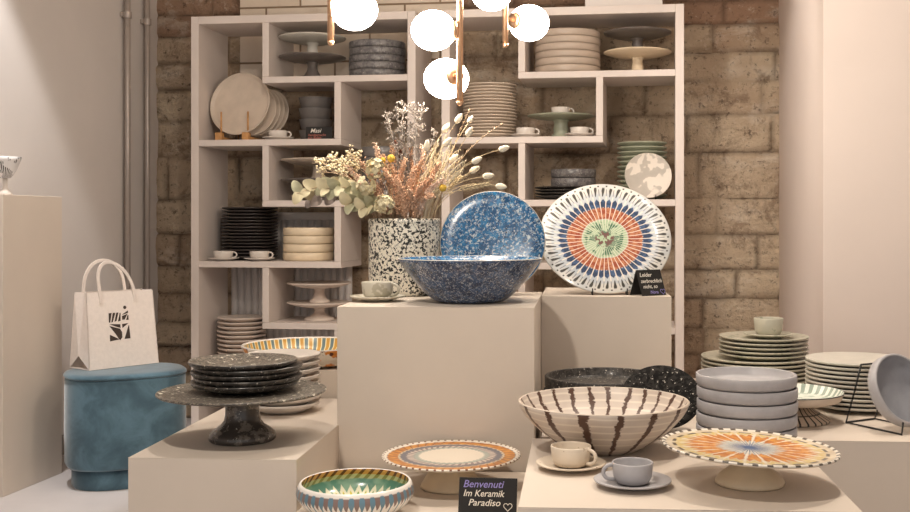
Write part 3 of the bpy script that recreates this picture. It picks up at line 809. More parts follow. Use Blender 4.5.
# mint striped dish on painted foot
D = 2.92; p = P(790, 0, D); p.z = zr; R = .144; h = zof(398, D) - zr
r = empty('footed_dish', tuple(p)); tag(r, 'mint striped shallow dish on a black gridded foot, behind the blue grey bowls', 'dish')
gin = mint_in()
prof = [(0, 0), (.35 * R, 0), (.80 * R, .004), (.93 * R, .010), (R, .030), (R - .001, .0325), (R - .004, .0325), (R * .955, .027), (.88 * R, .012), (.80 * R, .009), (0, .008)]
obj('dish_top', lathe(prof, 80, [1, 1, 1, 1, 2, 0, 0, 0, 0, 0]), [gin, M['beige'], M['wire']], r, (0, 0, h - .012), deg=55)
rf = .108
obj('pedestal', lathe([(0, .002), (rf - .005, .002), (rf - .003, 0), (rf, .002), (rf * .99, .007), (rf * .62, .030), (rf * .38, .055), (rf * .36, h - .012 + .001), (0, h - .012 + .001)], 64), grid_foot(), r, deg=55)
# green plates
D = 3.43; p = P(756.5, 0, D); p.z = zr
Rb, Rs = wpx(55, D), wpx(44, D)
zt = zof(355.5, D) - zr; n = 8; dzb = (zt - .010) / n
me = mesh('dinner_plate', lathe(plate_prof(Rb, dzb, dzb + .010, .007), 72), M['greenpale'], deg=50)
stack('dinner_plate', me, n, p, dzb, 'large pale green dinner plate', 'under the smaller green stack', 'plate', 'large green plates')
zt0 = p.z + n * dzb; n2 = 5; zt2 = zof(335.5, D); dzs = (zt2 - .008 - zt0) / n2
me = mesh('salad_plate', lathe(plate_prof(Rs, dzs, dzs + .008, .006), 64), M['greenpale'], deg=50)
stack('salad_plate', me, n2, (p.x + wpx(7, D), p.y, zt0 + .0004), dzs, 'small pale green plate', 'under the pale green cup', 'plate', 'small green plates')
c = cup_on_saucer((p.x + wpx(12, D), p.y, zt0 + n2 * dzs + .0012), wpx(14.6, D), wpx(18, D), wpx(24.5, D), M['greenpale'], .9, 'pale green', 'on top of the small green plate stack')
# white plates on the right
D = 3.12; p = P(857, 0, D); p.z = zr; R = wpx(50.3, D); n = 11
zt = zof(358, D) - zr; dz = (zt - .008) / n
me = mesh('dinner_plate', lathe(plate_prof(R, dz, dz + .008, .0075), 72), M['ash'], deg=50)
stack('dinner_plate', me, n, p, dz, 'pale grey dinner plate', 'of the stack behind the wire bowl stand', 'plate', 'pale grey plates on the right')
# bowl on wire stand at the right edge
D = 2.80
ang = math.radians(29); leanb = math.radians(24); R = .096; hb = .036
b = lathe(straight_prof(R, hb, .007, .009), 80, [1, 1, 1, 1, 1, 1, 0, 0, 0, 0])
o = obj('straight_bowl', b, [M['greyface'], M['grey']], None, deg=45)
# bowl axis points toward the viewer's right, tipped up
ax = Vector((math.sin(ang) * math.cos(leanb), -math.cos(ang) * math.cos(leanb), math.sin(leanb)))
Q = ax.to_track_quat('Z', 'Y'); o.rotation_mode = 'QUATERNION'; o.rotation_quaternion = Q
cpos = Vector((P(894, 0, D).x, D, zr + R * math.cos(leanb) + .008)); o.location = cpos
tag(o, 'blue grey bowl displayed on its edge in a black wire stand', 'bowl')
r = empty('wire_bowl_stand', (cpos.x, cpos.y, zr), ang); tag(r, 'wire stand holding the tipped blue grey bowl at the right', 'plate stand')
q = .0026; B = -.0
for sx in (-1, 1):
    x = sx * .055; bm = bmesh.new()
    tube(bm, [(x, -.078, .034), (x, -.074, q), (x, .02, q), (x, .115, q), (x, .085, .09), (x, .062, .165)], q, 8); obj('wire_side', bm, M['wire'], r)
bm = bmesh.new(); tube(bm, [(-.055, .115, q), (.055, .115, q)], q, 8); obj('cross_wire', bm, M['wire'], r)
bm = bmesh.new(); tube(bm, [(-.055, .062, .165), (.055, .062, .165)], q, 8); obj('cross_wire', bm, M['wire'], r)

# ================= left plinth
zl = H - A_L + .0005
D = 2.655; p = P(242.5, 0, D); p.z = zl; R = wpx(82.8, D); h = zof(391.5, D) - zl; rf = wpx(32.8, D)
cake_stand(tuple(p), R, h, M['splash'], M['black_marble'], M['black_marble'], 'wide dark marbled cake stand carrying a stack of black plates', rf, neck=wpx(17, D),
           cyl=[(0, .002), (rf - .008, .002), (rf - .004, 0), (rf, .004), (rf, .012), (rf * .96, .019), (rf * .84, .028), (rf * .66, .038), (rf * .55, .050), (rf * .51, .064), (rf * .51, h - .030), (rf * .55, h - .018), (rf * .62, h - .010 + .0015), (0, h - .010 + .0015)])
Rp = wpx(53, 2.67); n = 5; ztop = zof(360, 2.67); z0 = p.z + h + .0008; dz = (ztop - .012 - z0) / n
def coupe(R, dz, rise, t):
    return [(0, .003), (.46 * R, .003), (.48 * R, 0), (.54 * R, 0), (.62 * R, .004), (.80 * R, rise * .45 - t * .4), (.97 * R, rise - t), (R, rise - t * .35), (R - .001, rise), (.95 * R, rise - .001), (.78 * R, dz + (rise - dz) * .45), (.60 * R, dz), (0, dz)]
me = mesh('dinner_plate', lathe(coupe(Rp, dz, dz + .014, .010), 80), [M['black_speck']], deg=55)
top = mesh('dinner_plate', lathe(coupe(Rp, dz, dz + .014, .010), 80, [1] * 8 + [0] * 4), [M['splash'], M['black_speck']], deg=55)
rnd = random.Random(4)
for k in range(n):
    o = link('dinner_plate', top if k == n - 1 else me, None, (P(247.2, 0, 2.67).x + (.004 if k % 2 else -.004) - (.005 if k == n - 1 else 0), 2.67 + rnd.uniform(-.003, .003), z0 + k * (dz + .00005)), (0, 0, k * 1.3))
    tag(o, 'black speckled plate, %s of the stack on the dark cake stand' % ('bottom' if k == 0 else ORD[n - 1 - k]), 'plate', 'black plates on the cake stand')
D = 3.06; p = P(283.5, 0, D); p.z = zl; R = wpx(36.5, D); n = 8
zt = zof(353, D) - zl; dz = (zt - .010) / n
me = mesh('soup_plate', lathe(plate_prof(R, dz, dz + .010, .009), 72), M['white'], deg=50)
stack('soup_plate', me, n, p, dz, 'thick white plate', 'of the white stack behind the dark cake stand', 'plate', 'white plates behind the dark cake stand')
# yellow-blue striped bowl on riser
D = 3.47; p = P(308, 0, D); p.z = H - .462 + .0005; R = wpx(65, D); h = zof(343.5, D) - p.z
prof = [(0, .002), (.60 * R, .002), (.62 * R, 0), (.68 * R, 0), (.84 * R, .010), (.94 * R, h * .5), (R, h - .003), (R - .001, h), (R - .007, h), (R - .009, h - .004), (.92 * R, h * .5), (.80 * R, .014), (.66 * R, .009), (0, .009)]
o = obj('serving_bowl', lathe(prof, 96, [1] * 6 + [2, 2, 2] + [0] * 4), [stripe_bowl_in(), stripe_bowl_out(), M['white']], None, p, deg=60)
tag(o, 'wide shallow bowl with yellow and blue stripes inside, behind the white plates', 'bowl')

# ================= pouf and bag
def pouf():
    d = 4.40; c = Vector((P(126, 0, d).x, d, 0)); rz = math.radians(28)
    r = empty('velvet_pouf', (c.x, c.y, 0), rz); tag(r, 'oval blue velvet pouf standing on the floor under the felt bag', 'pouf')
    zt = zof(368.5, d); zb = zof(460, d)
    def ov(bm, prof, L, W, n=72, k=2.6):
        rings = []
        for off, z in prof:
            rg = []
            for i in range(n):
                a = 2 * PI * i / n; ca, sa = math.cos(a), math.sin(a)
                x = math.copysign(abs(ca) ** (2 / k), ca) * (L / 2 + off); y = math.copysign(abs(sa) ** (2 / k), sa) * (W / 2 + off)
                rg.append(bm.verts.new((x, y, z)))
            rings.append(rg)
        for q in range(len(rings) - 1):
            for i in range(n):
                j = (i + 1) % n; bm.faces.new((rings[q][i], rings[q][j], rings[q + 1][j], rings[q + 1][i]))
        bm.faces.new(list(reversed(rings[0]))); bm.faces.new(rings[-1]); return bm
    L, W = .468, .39
    b = ov(bmesh.new(), [(-.02, zb + .002), (-.006, zb), (0, zb + .012), (.002, zb + .15), (0, zt - .030), (-.001, zt - .022)], L, W); obj('pouf_body', b, M['velvet'], r, deg=70)
    b = ov(bmesh.new(), [(-.004, zt - .022), (.004, zt - .018), (.004, zt - .012), (-.004, zt - .004), (-.02, zt - .0008), (-.06, zt)], L, W); obj('pouf_top', b, M['velvet'], r, deg=70)
    b = ov(bmesh.new(), [(-.028, .0), (-.026, .004), (-.026, zb + .001)], L, W); obj('pouf_base', b, M['velvet'], r, deg=70)
    return c, zt
PC, PT = pouf()
def bag():
    # corners at the base: front-left px 89, front-right px 159 ; back-left px 73
    z0 = PT + .0015
    a = P(89.2, 0, 4.32); a.z = 0; c = P(159, 0, 4.57); c.z = 0
    e = (c - a).normalized(); W = (c - a).length; ang = math.atan2(e.y, e.x)
    r = empty('felt_tote_bag', (a.x, a.y, z0), ang); tag(r, 'cream felt tote bag with dark square logo standing on the blue pouf', 'bag')
    Dp = .155; Hh = zof(292, 4.42) - z0
    # body: front, back, bottom and folded-in gussets; open at the top, tapering a little upwards
    t = .004
    def pt(x, y, z):
        f = z / Hh; return (x + (.004 if x < W / 2 else -.010) * f, Dp / 2 + (y - Dp / 2) * (1 - .42 * f), z)
    bm = bmesh.new()
    def slab(q, n):
        n = Vector(n) * t
        lo = [bm.verts.new(Vector(v)) for v in q]; hi = [bm.verts.new(Vector(v) + n) for v in q]
        bm.faces.new(lo); bm.faces.new(list(reversed(hi)))
        for i in range(4): bm.faces.new((lo[(i + 1) % 4], lo[i], hi[i], hi[(i + 1) % 4]))
    slab([pt(0, 0, 0), pt(W, 0, 0), pt(W, 0, Hh), pt(0, 0, Hh)], (0, 1, 0))
    slab([pt(0, Dp, 0), pt(0, Dp, Hh), pt(W, Dp, Hh), pt(W, Dp, 0)], (0, -1, 0))
    slab([pt(0, 0, 0), pt(0, Dp, 0), pt(W, Dp, 0), pt(W, 0, 0)], (0, 0, 1))
    for x, sg in ((0, 1), (W, -1)):
        k = .018 * sg; zf = .055
        mb = pt(x, Dp / 2, 0); mt = pt(x, Dp / 2, Hh)
        mid0 = (mb[0] - k * .2, mb[1], zf); mid1 = (mt[0] + k, mt[1], Hh)
        slab([pt(x, 0, 0), mid0, mid1, pt(x, 0, Hh)] if sg > 0 else [pt(x, 0, Hh), mid1, mid0, pt(x, 0, 0)], (sg, 0, 0))
        slab([mid0, pt(x, Dp, 0), pt(x, Dp, Hh), mid1] if sg > 0 else [mid1, pt(x, Dp, Hh), pt(x, Dp, 0), mid0], (sg, 0, 0))
    bmesh.ops.recalc_face_normals(bm, faces=list(bm.faces))
    obj('bag_body', bm, M['bag'], r, smooth=False)
    # handles: flat felt bands, front one leaning forward-right
    def handle(yb, x0, x1, top, lean):
        bm = bmesh.new(); pts = []
        n = 18
        for k in range(n + 1):
            a_ = PI * k / n; x = (x0 + x1) / 2 - (x1 - x0) / 2 * math.cos(a_) * (1 - .0); z = Hh - .03 + (top + .03) * math.sin(a_) ** .72
            pts.append((x + lean[0] * math.sin(a_), yb + lean[1] * math.sin(a_), z))
        pts = [(x0, yb, Hh - .045)] + pts + [(x1, yb, Hh - .045)]
        prev = None
        w = .0125; th = .0028
        for i, q in enumerate(pts):
            q = Vector(q); tn = (Vector(pts[min(i + 1, len(pts) - 1)]) - Vector(pts[max(i - 1, 0)])).normalized()
            sd = Vector((0, 1, 0)); wd = tn.cross(sd).normalized()
            ring = [bm.verts.new(q + wd * w / 2 * sx + sd * th * sy) for sx, sy in ((-1, -1), (1, -1), (1, 1), (-1, 1))]
            if prev:
                for k in range(4): bm.faces.new((prev[k], prev[(k + 1) % 4], ring[(k + 1) % 4], ring[k]))
            else: bm.faces.new(list(reversed(ring)))
            prev = ring
        bm.faces.new(prev); bmesh.ops.recalc_face_normals(bm, faces=list(bm.faces)); return bm
    yt = Dp / 2 - Dp / 2 * .58
    obj('handle', handle(yt - .006, .066, W - .098, .125, (-.045, .0)), M['bag'], r, smooth=False)
    obj('handle', handle(Dp - yt + .004, .045, W - .085, .130, (.0, .01)), M['bag'], r, smooth=False)
    # printed logo: slanted letters in dark squares, built as thin shapes on the front face
    bm = bmesh.new()
    S = wpx(24, 4.33); ox, oz = W * .30, Hh * .335
    def poly(pts):
        q = []
        for x, y in pts:
            x_, z_ = ox + x * S, oz + y * S * 1.0
            f = z_ / Hh; y_ = Dp / 2 - Dp / 2 * (1 - .42 * f)
            q.append((x_, y_ - .0006, z_))
        lo = [bm.verts.new((a_, b_ + .0005, c_)) for a_, b_, c_ in q]; hi = [bm.verts.new(v) for v in q]
        bm.faces.new(hi); bm.faces.new(list(reversed(lo)))
        for i in range(len(q)): bm.faces.new((lo[i], lo[(i + 1) % len(q)], hi[(i + 1) % len(q)], hi[i]))
    # lower half, letters S I cut out of a square (y 0..0.75)
    poly([(.02, .05), (.48, .10), (.44, .12), (.06, .32), (.03, .32)])
    poly([(.03, .70), (.52, .55), (.60, .40), (.60, .18), (.50, .06), (.44, .12), (.30, .34)])
    poly([(.04, .78), (.54, .74), (.54, .58), (.30, .66)])
    poly([(.62, .74), (.92, .76), (.63, .57)])
    poly([(.70, .10), (.98, .10), (.95, .66), (.92, .66)])
    # upper half: m a with accent (y .82..1.25)
    poly([(.02, .84), (.08, .84), (.14, 1.12), (.17, 1.24), (.03, 1.24)])
    poly([(.13, .84), (.20, .86), (.34, 1.24), (.22, 1.24)])
    poly([(.28, .86), (.38, .90), (.48, 1.24), (.38, 1.24)])
    poly([(.44, .86), (.56, .88), (.58, 1.22), (.54, 1.22)])
    poly([(.64, 1.14), (.93, 1.30), (.93, 1.20), (.72, 1.14)])
    poly([(.64, .92), (.76, .92), (.90, 1.16), (.64, 1.08)])
    poly([(.82, .90), (.94, .90), (.94, 1.10), (.90, 1.10)])
    poly([(.79 + .075 * math.cos(2 * PI * k / 14), 1.44 + .075 * math.sin(2 * PI * k / 14)) for k in range(14)])
    bmesh.ops.recalc_face_normals(bm, faces=list(bm.faces))
    obj('logo_print', bm, M['print'], r, smooth=False)
bag()
# glassy patterned dish at the left edge, on the pedestal
pc = PA + PE * .14 + PN * .085
r = empty('footed_dish', (pc.x, pc.y, PZ + .0004)); tag(r, 'white footed dish with black dashes on the tall pedestal', 'dish')
hr = zof(157, pc.y) - PZ; px_c = CX + pc.x / pc.y * F
R = wpx(20.5 - px_c, pc.y)
g = G('black_dashed_glaze', .2); r_, th_, z_ = g.rt(R)
dash = g.done(g.mix(g.m_('MULTIPLY', g.step(g.noise(30, 2), .5, .56), g.step(g.saw(th_, 40), .4, .5)), '#e6e3e2', '#3a3636'))
obj('dish_top', lathe([(0, 0), (.35 * R, 0), (.7 * R, hr * .22), (.92 * R, hr * .45), (R, hr * .55), (R - .004, hr * .55), (.9 * R, hr * .47), (.68 * R, hr * .28), (.33 * R, .006), (0, .006)], 80), dash, r, (0, 0, hr * .45), deg=55)
obj('pedestal', lathe([(0, 0), (R * .45, 0), (R * .44, .008), (R * .16, .03), (R * .14, hr * .45 + .001), (0, hr * .45 + .001)], 48), M['white'], r, deg=55)

# ================= things on the left shelf unit
def shelf_stack(name, px0, px1, y_top, row, n, kind, where, cat, group, mat, back=.17, style='plate', rise=.008, t=.007, jit=.002, zoff=0.0):
    tt = T_SHELF + back; pxm = (px0 + px1) / 2
    dd = d_at(pxm, tt); p = on_shelf(pxm, row, back); R = wpx((px1 - px0) / 2, dd); p.z += zoff
    top = H - (y_top - CY) / F * (dd - (R if y_top < 200 else 0)) - p.z
    if style == 'plate':
        dz = (top - rise) / n; me = mesh(name, lathe(plate_prof(R, dz, dz + rise, min(t, dz * .7)), 48), mat, deg=50)
    elif style == 'bowl':
        dz = top / n; me = mesh(name, lathe(straight_prof(R, dz - .0004, .006, .008), 56), mat, deg=45)
    elif style == 'nest':     # slanted bowls, each standing inside the next
        dz = top / n; me = mesh(name, lathe([(0, 0), (.78 * R, 0), (.84 * R, .003), (R - .002, dz * .98 - .002), (R, dz * .98), (R - .005, dz * .98), (.86 * R - .004, .012), (.78 * R, .007), (0, .007)], 56), mat, deg=45)
    stack(name, me, n, p, dz, kind, where, cat, group, jit)
    return p, R, p.z + n * dz, dd
# -- plates in the wooden rack
def rack_plates():
    t0 = T_SHELF + .09
    R = wpx(32.6, d_at(238, t0)); zb = ROW[1] + .0006
    base = room(s_at(238, t0), t0, 0)
    b = lathe([(0, .004), (.55 * R, .004), (.57 * R, 0), (.62 * R, 0), (.66 * R, .003), (.93 * R, .012), (R - .001, .021), (R, .0235), (R - .003, .025), (R - .007, .0235), (.90 * R, .013), (.86 * R, .011), (0, .009)], 64); me = mesh('dinner_plate', b, [M['beige']], deg=50); me2 = mesh('dinner_plate', lathe(plate_prof(R * .80, .009, .018, .007), 64), [M['beige']], deg=50)
    lean = math.radians(12); n = 5
    for k in range(n):
        o = link('dinner_plate', me if k == 0 else me2)
        tt = t0 + .036 * k; sx = s_at(239.5, t0) + (.040 + .009 * k if k else 0); Rk = R if k == 0 else R * .80
        c = room(sx, tt + .03, zb + .022 + Rk * math.cos(lean) + .002)
        o.rotation_euler = (PI / 2 - lean, 0, -PHI + math.radians(-6)); o.location = c
        tag(o, 'beige plate in the wooden rack, %s' % ['frontmost with its whole face showing', 'second from the front', 'third from the front', 'fourth from the front', 'rearmost'][k], 'plate', 'beige plates in the wooden rack')
    c = room(s_at(238, t0) + .0, t0, zb)
    r = empty('plate_rack', c, -PHI); tag(r, 'small wooden plate rack with dowels under the beige plates', 'plate rack')
    for x in (-.085, .055):
        bm = bmesh.new(); box(bm, x - .018, x + .018, -.045, .20, 0, .020, .003)
        box(bm, x - .018, x + .018, -.045, -.012, .018, .040, .003)
        obj('rack_rail', bm, M['wood'], r, smooth=False)
        for k, yy in enumerate((-.022, .195)):
            bm = bmesh.new(); tube(bm, [(x + .006, yy, .012), (x + .006, yy, .145)], .0045, 10); obj('dowel', bm, M['wood'], r)
    bm = bmesh.new(); tube(bm, [(-.10, .10, .008), (.07, .10, .008)], .006, 10); obj('cross_dowel', bm, M['wood'], r)
rack_plates()
def shelf_cup(px, row, back, half, hh, rs, mat, hdir, lab, where, gname=None):
    dd = d_at(px, T_SHELF + back); p = on_shelf(px, row, back)
    return cup_on_saucer(tuple(p), wpx(half, dd), wpx(hh, dd), wpx(rs, dd), mat, hdir - PHI, lab, where, gname=gname)
shelf_cup(278, 1, .085, 9.5, 8.5, 15.5, M['white'], .05, 'white', 'beside the wooden plate rack')
shelf_cup(223.5, 3, .058, 9.8, 8.5, 15.4, M['white'], .05, 'white', 'in front of the dark plate stack, left of two')
shelf_cup(259.5, 3, .058, 9.8, 8.5, 15.4, M['white'], .05, 'white', 'in front of the dark plate stack, right of two')
shelf_stack('glazed_bowl', 298.5, 333, 96, 1, 4, 'smoky glazed bowl', 'of four behind the small black card', 'bowl', 'smoky bowls behind the card', M['dark'], .20, 'nest')
# small card in front of them
tt = T_SHELF + .06; c = room(s_at(318.5, tt), tt, ROW[1] + .0004)
r = empty('shelf_sign', c, -PHI); tag(r, 'small black card with white and red writing in front of smoky bowls', 'sign')
w = wpx(28, 5.15); hh = wpx(13.5, 5.15); Tm = Matrix.Translation((0, 0, .0006)) @ Matrix.Rotation(-.2, 4, 'X')
b = bmesh.new(); box(b, -w / 2, w / 2, 0, .003, 0, hh, .0004, Tm); fp = obj('card_panel', b, M['card'], r, smooth=False)
b = bmesh.new(); box(b, -.01, .01, 0, .002, 0, hh * .8, .0003, Matrix.Translation((0, .045, .0006)) @ Matrix.Rotation(.5, 4, 'X')); obj('back_strut', b, M['card'], r, smooth=False)
for s, m, x, y, z in (('Masi', M['chalk'], -.045, .036, .030), ('handgemacht', M['chalk_red'], -.055, .018, .017), ('aus Italien', M['chalk_red'], -.055, .004, .017)):
    o = link('lettering', text_me(s, z, m), fp); o.matrix_local = Tm @ Matrix.Translation((x, -.0006, y)) @ Matrix.Rotation(PI / 2, 4, 'X')
# -- cake stands: two on a board, one standing on the other
def stand_pair(px, row, back, half, yu, yl, m_up, m_lo, where, rf=16, cell=''):
    tt = T_SHELF + back; dd = d_at(px, tt); p = on_shelf(px, row, back)
    R = wpx(half, dd); hl = H - (yl - CY) / F * dd - p.z; hu = H - (yu - CY) / F * dd - p.z - hl - .0008
    rfm = wpx(rf, dd)
    lo = cake_stand(tuple(p), R, hl, m_lo[0], m_lo[0], m_lo[0], m_lo[1] + ', lower of two ' + where, rfm * .8, neck=.024, tp=.024)
    up = cake_stand((p.x, p.y, p.z + hl + .0006), R, hu, m_up[0], m_up[0], m_up[0], m_up[1] + ', upper of two ' + where, rfm * .55, neck=.024, tp=.026)
stand_pair(312.5, 0, .17, 33.3, 38.5, 58, (M['ash'], 'white cake stand'), (M['shelfdark'], 'dark grey cake stand'), 'in the top left cells', 15)
shelf_stack('straight_bowl', 349.5, 405.5, 38.5, 0, 5, 'grey speckled bowl', 'of the stack atop the left shelf', 'bowl', 'grey speckled bowls in the top cell', M['grey_speck'], .17, 'bowl')
shelf_stack('dinner_plate', 222.5, 277.5, 207.5, 3, 16, 'black dinner plate', 'of the dark stack behind two white cups', 'plate', 'black plates behind the white cups', M['night'], .238, 'plate', .006, .008)
shelf_stack('stoneware_bowl', 283.5, 333.5, 227.5, 3, 4, 'cream stoneware bowl', 'of the stack beside the black plates', 'bowl', 'cream bowls beside the black plates', M['cream'], .16, 'bowl')
stand_pair(318, 2, .17, 36.5, 160.5, 180, (M['beige'], 'beige cake stand'), (M['shelfdark'], 'grey brown cake stand'), 'behind the eucalyptus leaves', 15)
shelf_stack('glazed_bowl', 362, 404, 146, 2, 5, 'dark grey bowl', 'of the stack behind the pink dried flowers', 'bowl', 'dark bowls behind the bouquet', M['dark'], .17, 'bowl')
stand_pair(319.5, 4, .17, 32, 283, 302.5, (M['blush'], 'pale beige cake stand'), (M['blush'], 'pale beige cake stand'), 'in the cell beside the tall middle plinth', 19)
shelf_stack('dinner_plate', 218, 266, 316.5, 5, 14, 'beige dinner plate', 'of the stack low on the left shelf', 'plate', 'beige plates low on the left shelf', M['blush'], .18, 'plate', .006, .008)

# ================= things on the right shelf unit
shelf_stack('straight_bowl', 535, 600, 27.5, 0, 6, 'beige straight sided bowl', 'of the stack in the top right cell', 'bowl', 'beige bowls in the top right cell', M['taupe'], .15, 'bowl')
stand_pair(637.5, 0, .17, 33.8, 33.5, 53, (M['shelfdark'], 'dark grey glazed cake stand'), (M['cream'], 'cream cake stand'), 'in the top right cell', 11)
def two_tone_plates():
    tt = T_SHELF + .17; px = 490; dd = d_at(px, tt); p = on_shelf(px, 1, .17); R = wpx(27, dd); n = 17
    dz = (H - (82 - CY) / F * (dd - R) - p.z - .007) / n
    pr = plate_prof(R, dz, dz + .007, .0068)
    me = mesh('dinner_plate', lathe(pr, 48), [M['beige']], deg=50)
    stack('dinner_plate', me, n, p, dz, 'beige dinner plate', 'of the tall stack under the globe lamps', 'plate', 'beige plates under the globe lamps', .003)
two_tone_plates()
def green_stand():
    back = .19; tt = T_SHELF + back; px = 561; dd = d_at(px, tt); p = on_shelf(px, 1, back); R = wpx(33.5, dd); h = H - (116.5 - CY) / F * dd - p.z
    cake_stand(tuple(p), R, h, M['green'], M['green'], M['green'], 'celadon green cake stand with a cup on it, on the right shelf', .055, neck=.033, tp=.018)
    q = (p.x - .003, p.y - .02, p.z + h + .0005)
    cup_on_saucer(q, wpx(9.5, dd), wpx(8.5, dd), .05, M['white'], .15, 'white', 'standing on the celadon cake stand', saucer=False)
green_stand()
shelf_cup(525.5, 1, .075, 9.6, 8.5, 15, M['white'], .1, 'white', 'left of the celadon cake stand')
shelf_cup(579.5, 1, .075, 9.6, 8.5, 15.5, M['white'], .1, 'white', 'right of the celadon cake stand')
P1, R1, Z1, DD1 = shelf_stack('dinner_plate', 535, 598, 186, 2, 4, 'dark green plate', 'of the low pile under grey speckled bowls', 'plate', 'dark plates under the grey bowls', M['tray'], .17, 'plate', .006, .006)
shelf_stack('straight_bowl', 551, 596, 168.5, 2, 2, 'grey speckled bowl', 'of the two on the dark green plates', 'bowl', 'two grey bowls on dark plates', M['grey_speck'], .17, 'bowl', zoff=Z1 - P1.z + .003)
shelf_stack('dinner_plate', 617, 667, 141, 2, 12, 'celadon green plate', 'of the stack behind the leaning pale plate', 'plate', 'celadon plates on the right shelf', M['green'], .25, 'plate', .006, .008)
# pale plate leaning on a stand in front of the green stack
tt = T_SHELF + .06; dd = d_at(648, tt); R = wpx(23.5, dd); lean = math.radians(14)
o = obj('side_plate', lathe(plate_prof(R, .008, .014, .006), 64), M['cloud'], None, deg=50)
o.rotation_euler = (PI / 2 - lean, 0, -PHI + .12)
o.location = room(s_at(648, tt), tt, ROW[2] + R * math.cos(lean) + .0045)
tag(o, 'pale clouded plate standing in a wire stand before the celadon plates', 'plate')
c = room(s_at(648, tt), tt + .0, ROW[2] + .0004) + Vector((0, -R * math.sin(lean) + .012, 0))
easel('wire_easel', c, .07, .12, .085, 'black wire stand under the pale clouded plate on the shelf', lean=.27, rz=-PHI, lipd=.032)

# ================= pendant lamp
def lamp():
    hub = P(459.8, 0, 3.3); hub.z = CEIL
    r = empty('globe_chandelier', hub); tag(r, 'brass chandelier of vertical rods with five lit white globes', 'lamp')
    rr = .0715
    def rod(px, y, d, rad=.0105):
        q = P(px, y, d); zb = q.z
        zt = 2.42
        bm = bmesh.new(); tube(bm, [(q.x - hub.x, q.y - hub.y, zb - CEIL + .006), (q.x - hub.x, q.y - hub.y, zt - CEIL)], rad, 18)
        ro = obj('rod', bm, M['brass'], r)
        bm = bmesh.new(); tube(bm, [(q.x - hub.x, q.y - hub.y, zb - CEIL - .006), (q.x - hub.x, q.y - hub.y, zb - CEIL - .002), (q.x - hub.x, q.y - hub.y, zb - CEIL + .008)], [rad * .45, rad * .8, rad * 1.12], 18)
        obj('rod_end', bm, M['brass'], ro)
        return Vector((q.x - hub.x, q.y - hub.y, 0))
    def globe(px, y, d, q, rad=rr):
        c = P(px, y, d) - hub
        a = Vector((q.x, q.y, c.z)); v = (a - c).normalized()
        bm = bmesh.new(); bmesh.ops.create_uvsphere(bm, u_segments=40, v_segments=24, radius=rad); bmesh.ops.scale(bm, vec=(1, 1, .89), verts=bm.verts); obj('globe', bm, M['globe'], r, c)
        bm = bmesh.new(); tube(bm, [c + v * (rad - .012), c + v * (rad + .004), c + v * (rad + .006)], [.030, .028, .012], 24)
        tube(bm, [c + v * (rad + .002), a], .0075, 12); obj('globe_holder', bm, M['brass'], r)
    a = rod(330.8, 44, 3.25); bq = rod(459.8, 104, 3.3); c = rod(505.3, 46, 3.75)
    globe(354.3, 9.5, 3.25, a, .0715); globe(433.5, 30.5, 3.3, bq, .0700); globe(446.3, 78.7, 3.40, bq, .0725); globe(491.5, -7.5, 3.35, bq, .065); globe(529, 23, 3.83, c, .0730)
    for q in (a, c):
        bm = bmesh.new(); tube(bm, [(bq.x, bq.y, 2.42 - CEIL), (q.x, q.y, 2.42 - CEIL)], .0105, 14); obj('cross_arm', bm, M['brass'], r)
    bm = bmesh.new(); tube(bm, [(bq.x, bq.y, 2.41 - CEIL), (bq.x, bq.y, -.02)], .0105, 14); obj('hanging_rod', bm, M['brass'], r)
    obj('canopy', lathe([(0, -.03), (.05, -.03), (.06, -.02), (.06, -.0005), (0, -.0005)], 32), M['brass'], r, (bq.x, bq.y, 0))
lamp()

# ================= the dried bouquet: every stem is a thing of its own
M['straw'] = plain('dry_straw', '#d8c39c', .8, .12, 60)
M['bunny'] = plain('bunny_tail_fluff', '#f0e4cc', .95, .06, 90)
M['twig'] = plain('dry_twig', '#b9a084', .8, .15, 60)
M['pink'] = plain('terracotta_dried_bloom', '#dbb293', .9, .16, 70)
M['pinkpale'] = plain('blush_dried_bloom', '#e6c8b2', .9, .18, 70)
M['statice'] = plain('grey_dried_bloom', '#a39990', .9, .2, 60)
M['white_fl'] = plain('ivory_dried_bloom', '#e6d7b4', .9, .1, 60)
M['leaf'] = plain('pale_sage_leaf', '#b7b495', .7, .22, 30)
M['leaf2'] = plain('bleached_leaf', '#d8cca8', .7, .12, 30)
M['leaf3'] = plain('mauve_grey_leaf', '#9d908a', .7, .12, 30)
M['yellow'] = plain('craspedia_yellow', '#dcb54a', .9, .15, 120, bump=.5, bs=260)
M['rust'] = plain('rust_dried_bloom', '#7d4f3b', .9, .2, 60)
FD = 3.34; frnd = random.Random(11)
MZ = VZ + VH
_k = [0]
def mouth(tx, ty, sp=.45):
    v = Vector((tx - VC.x, ty - VC.y)) * sp; lim = VR - .022
    _k[0] += 1; a = _k[0] * 2.4; v = v + Vector((math.cos(a), math.sin(a))) * .022
    if v.length > lim: v = v.normalized() * lim
    return Vector((VC.x + v.x, VC.y + v.y, MZ - .004))
def stem_pts(t, sag=0.0, n=10, sp=.45):
    m = mouth(t.x, t.y, sp); base = Vector((VC.x + (m.x - VC.x) * .5, VC.y + (m.y - VC.y) * .5, VZ + .03))
    up = (m - base).normalized(); L = (t - m).length
    b = m + up * L * .55; b.z += sag
    return [base, (base + m) / 2] + bez(m, b, t, n)
def stem_root(name, lab, cat, group=None):
    r = empty(name, (VC.x, VC.y, VZ + .02)); tag(r, lab, cat, group); return r
def part(name, bm, mat, r, deg=60):
    bmesh.ops.translate(bm, vec=-Vector(r.location), verts=bm.verts); return obj(name, bm, mat, r, deg=deg)
def FP(px, py, dd=0.0): return P(px, py, FD + dd)

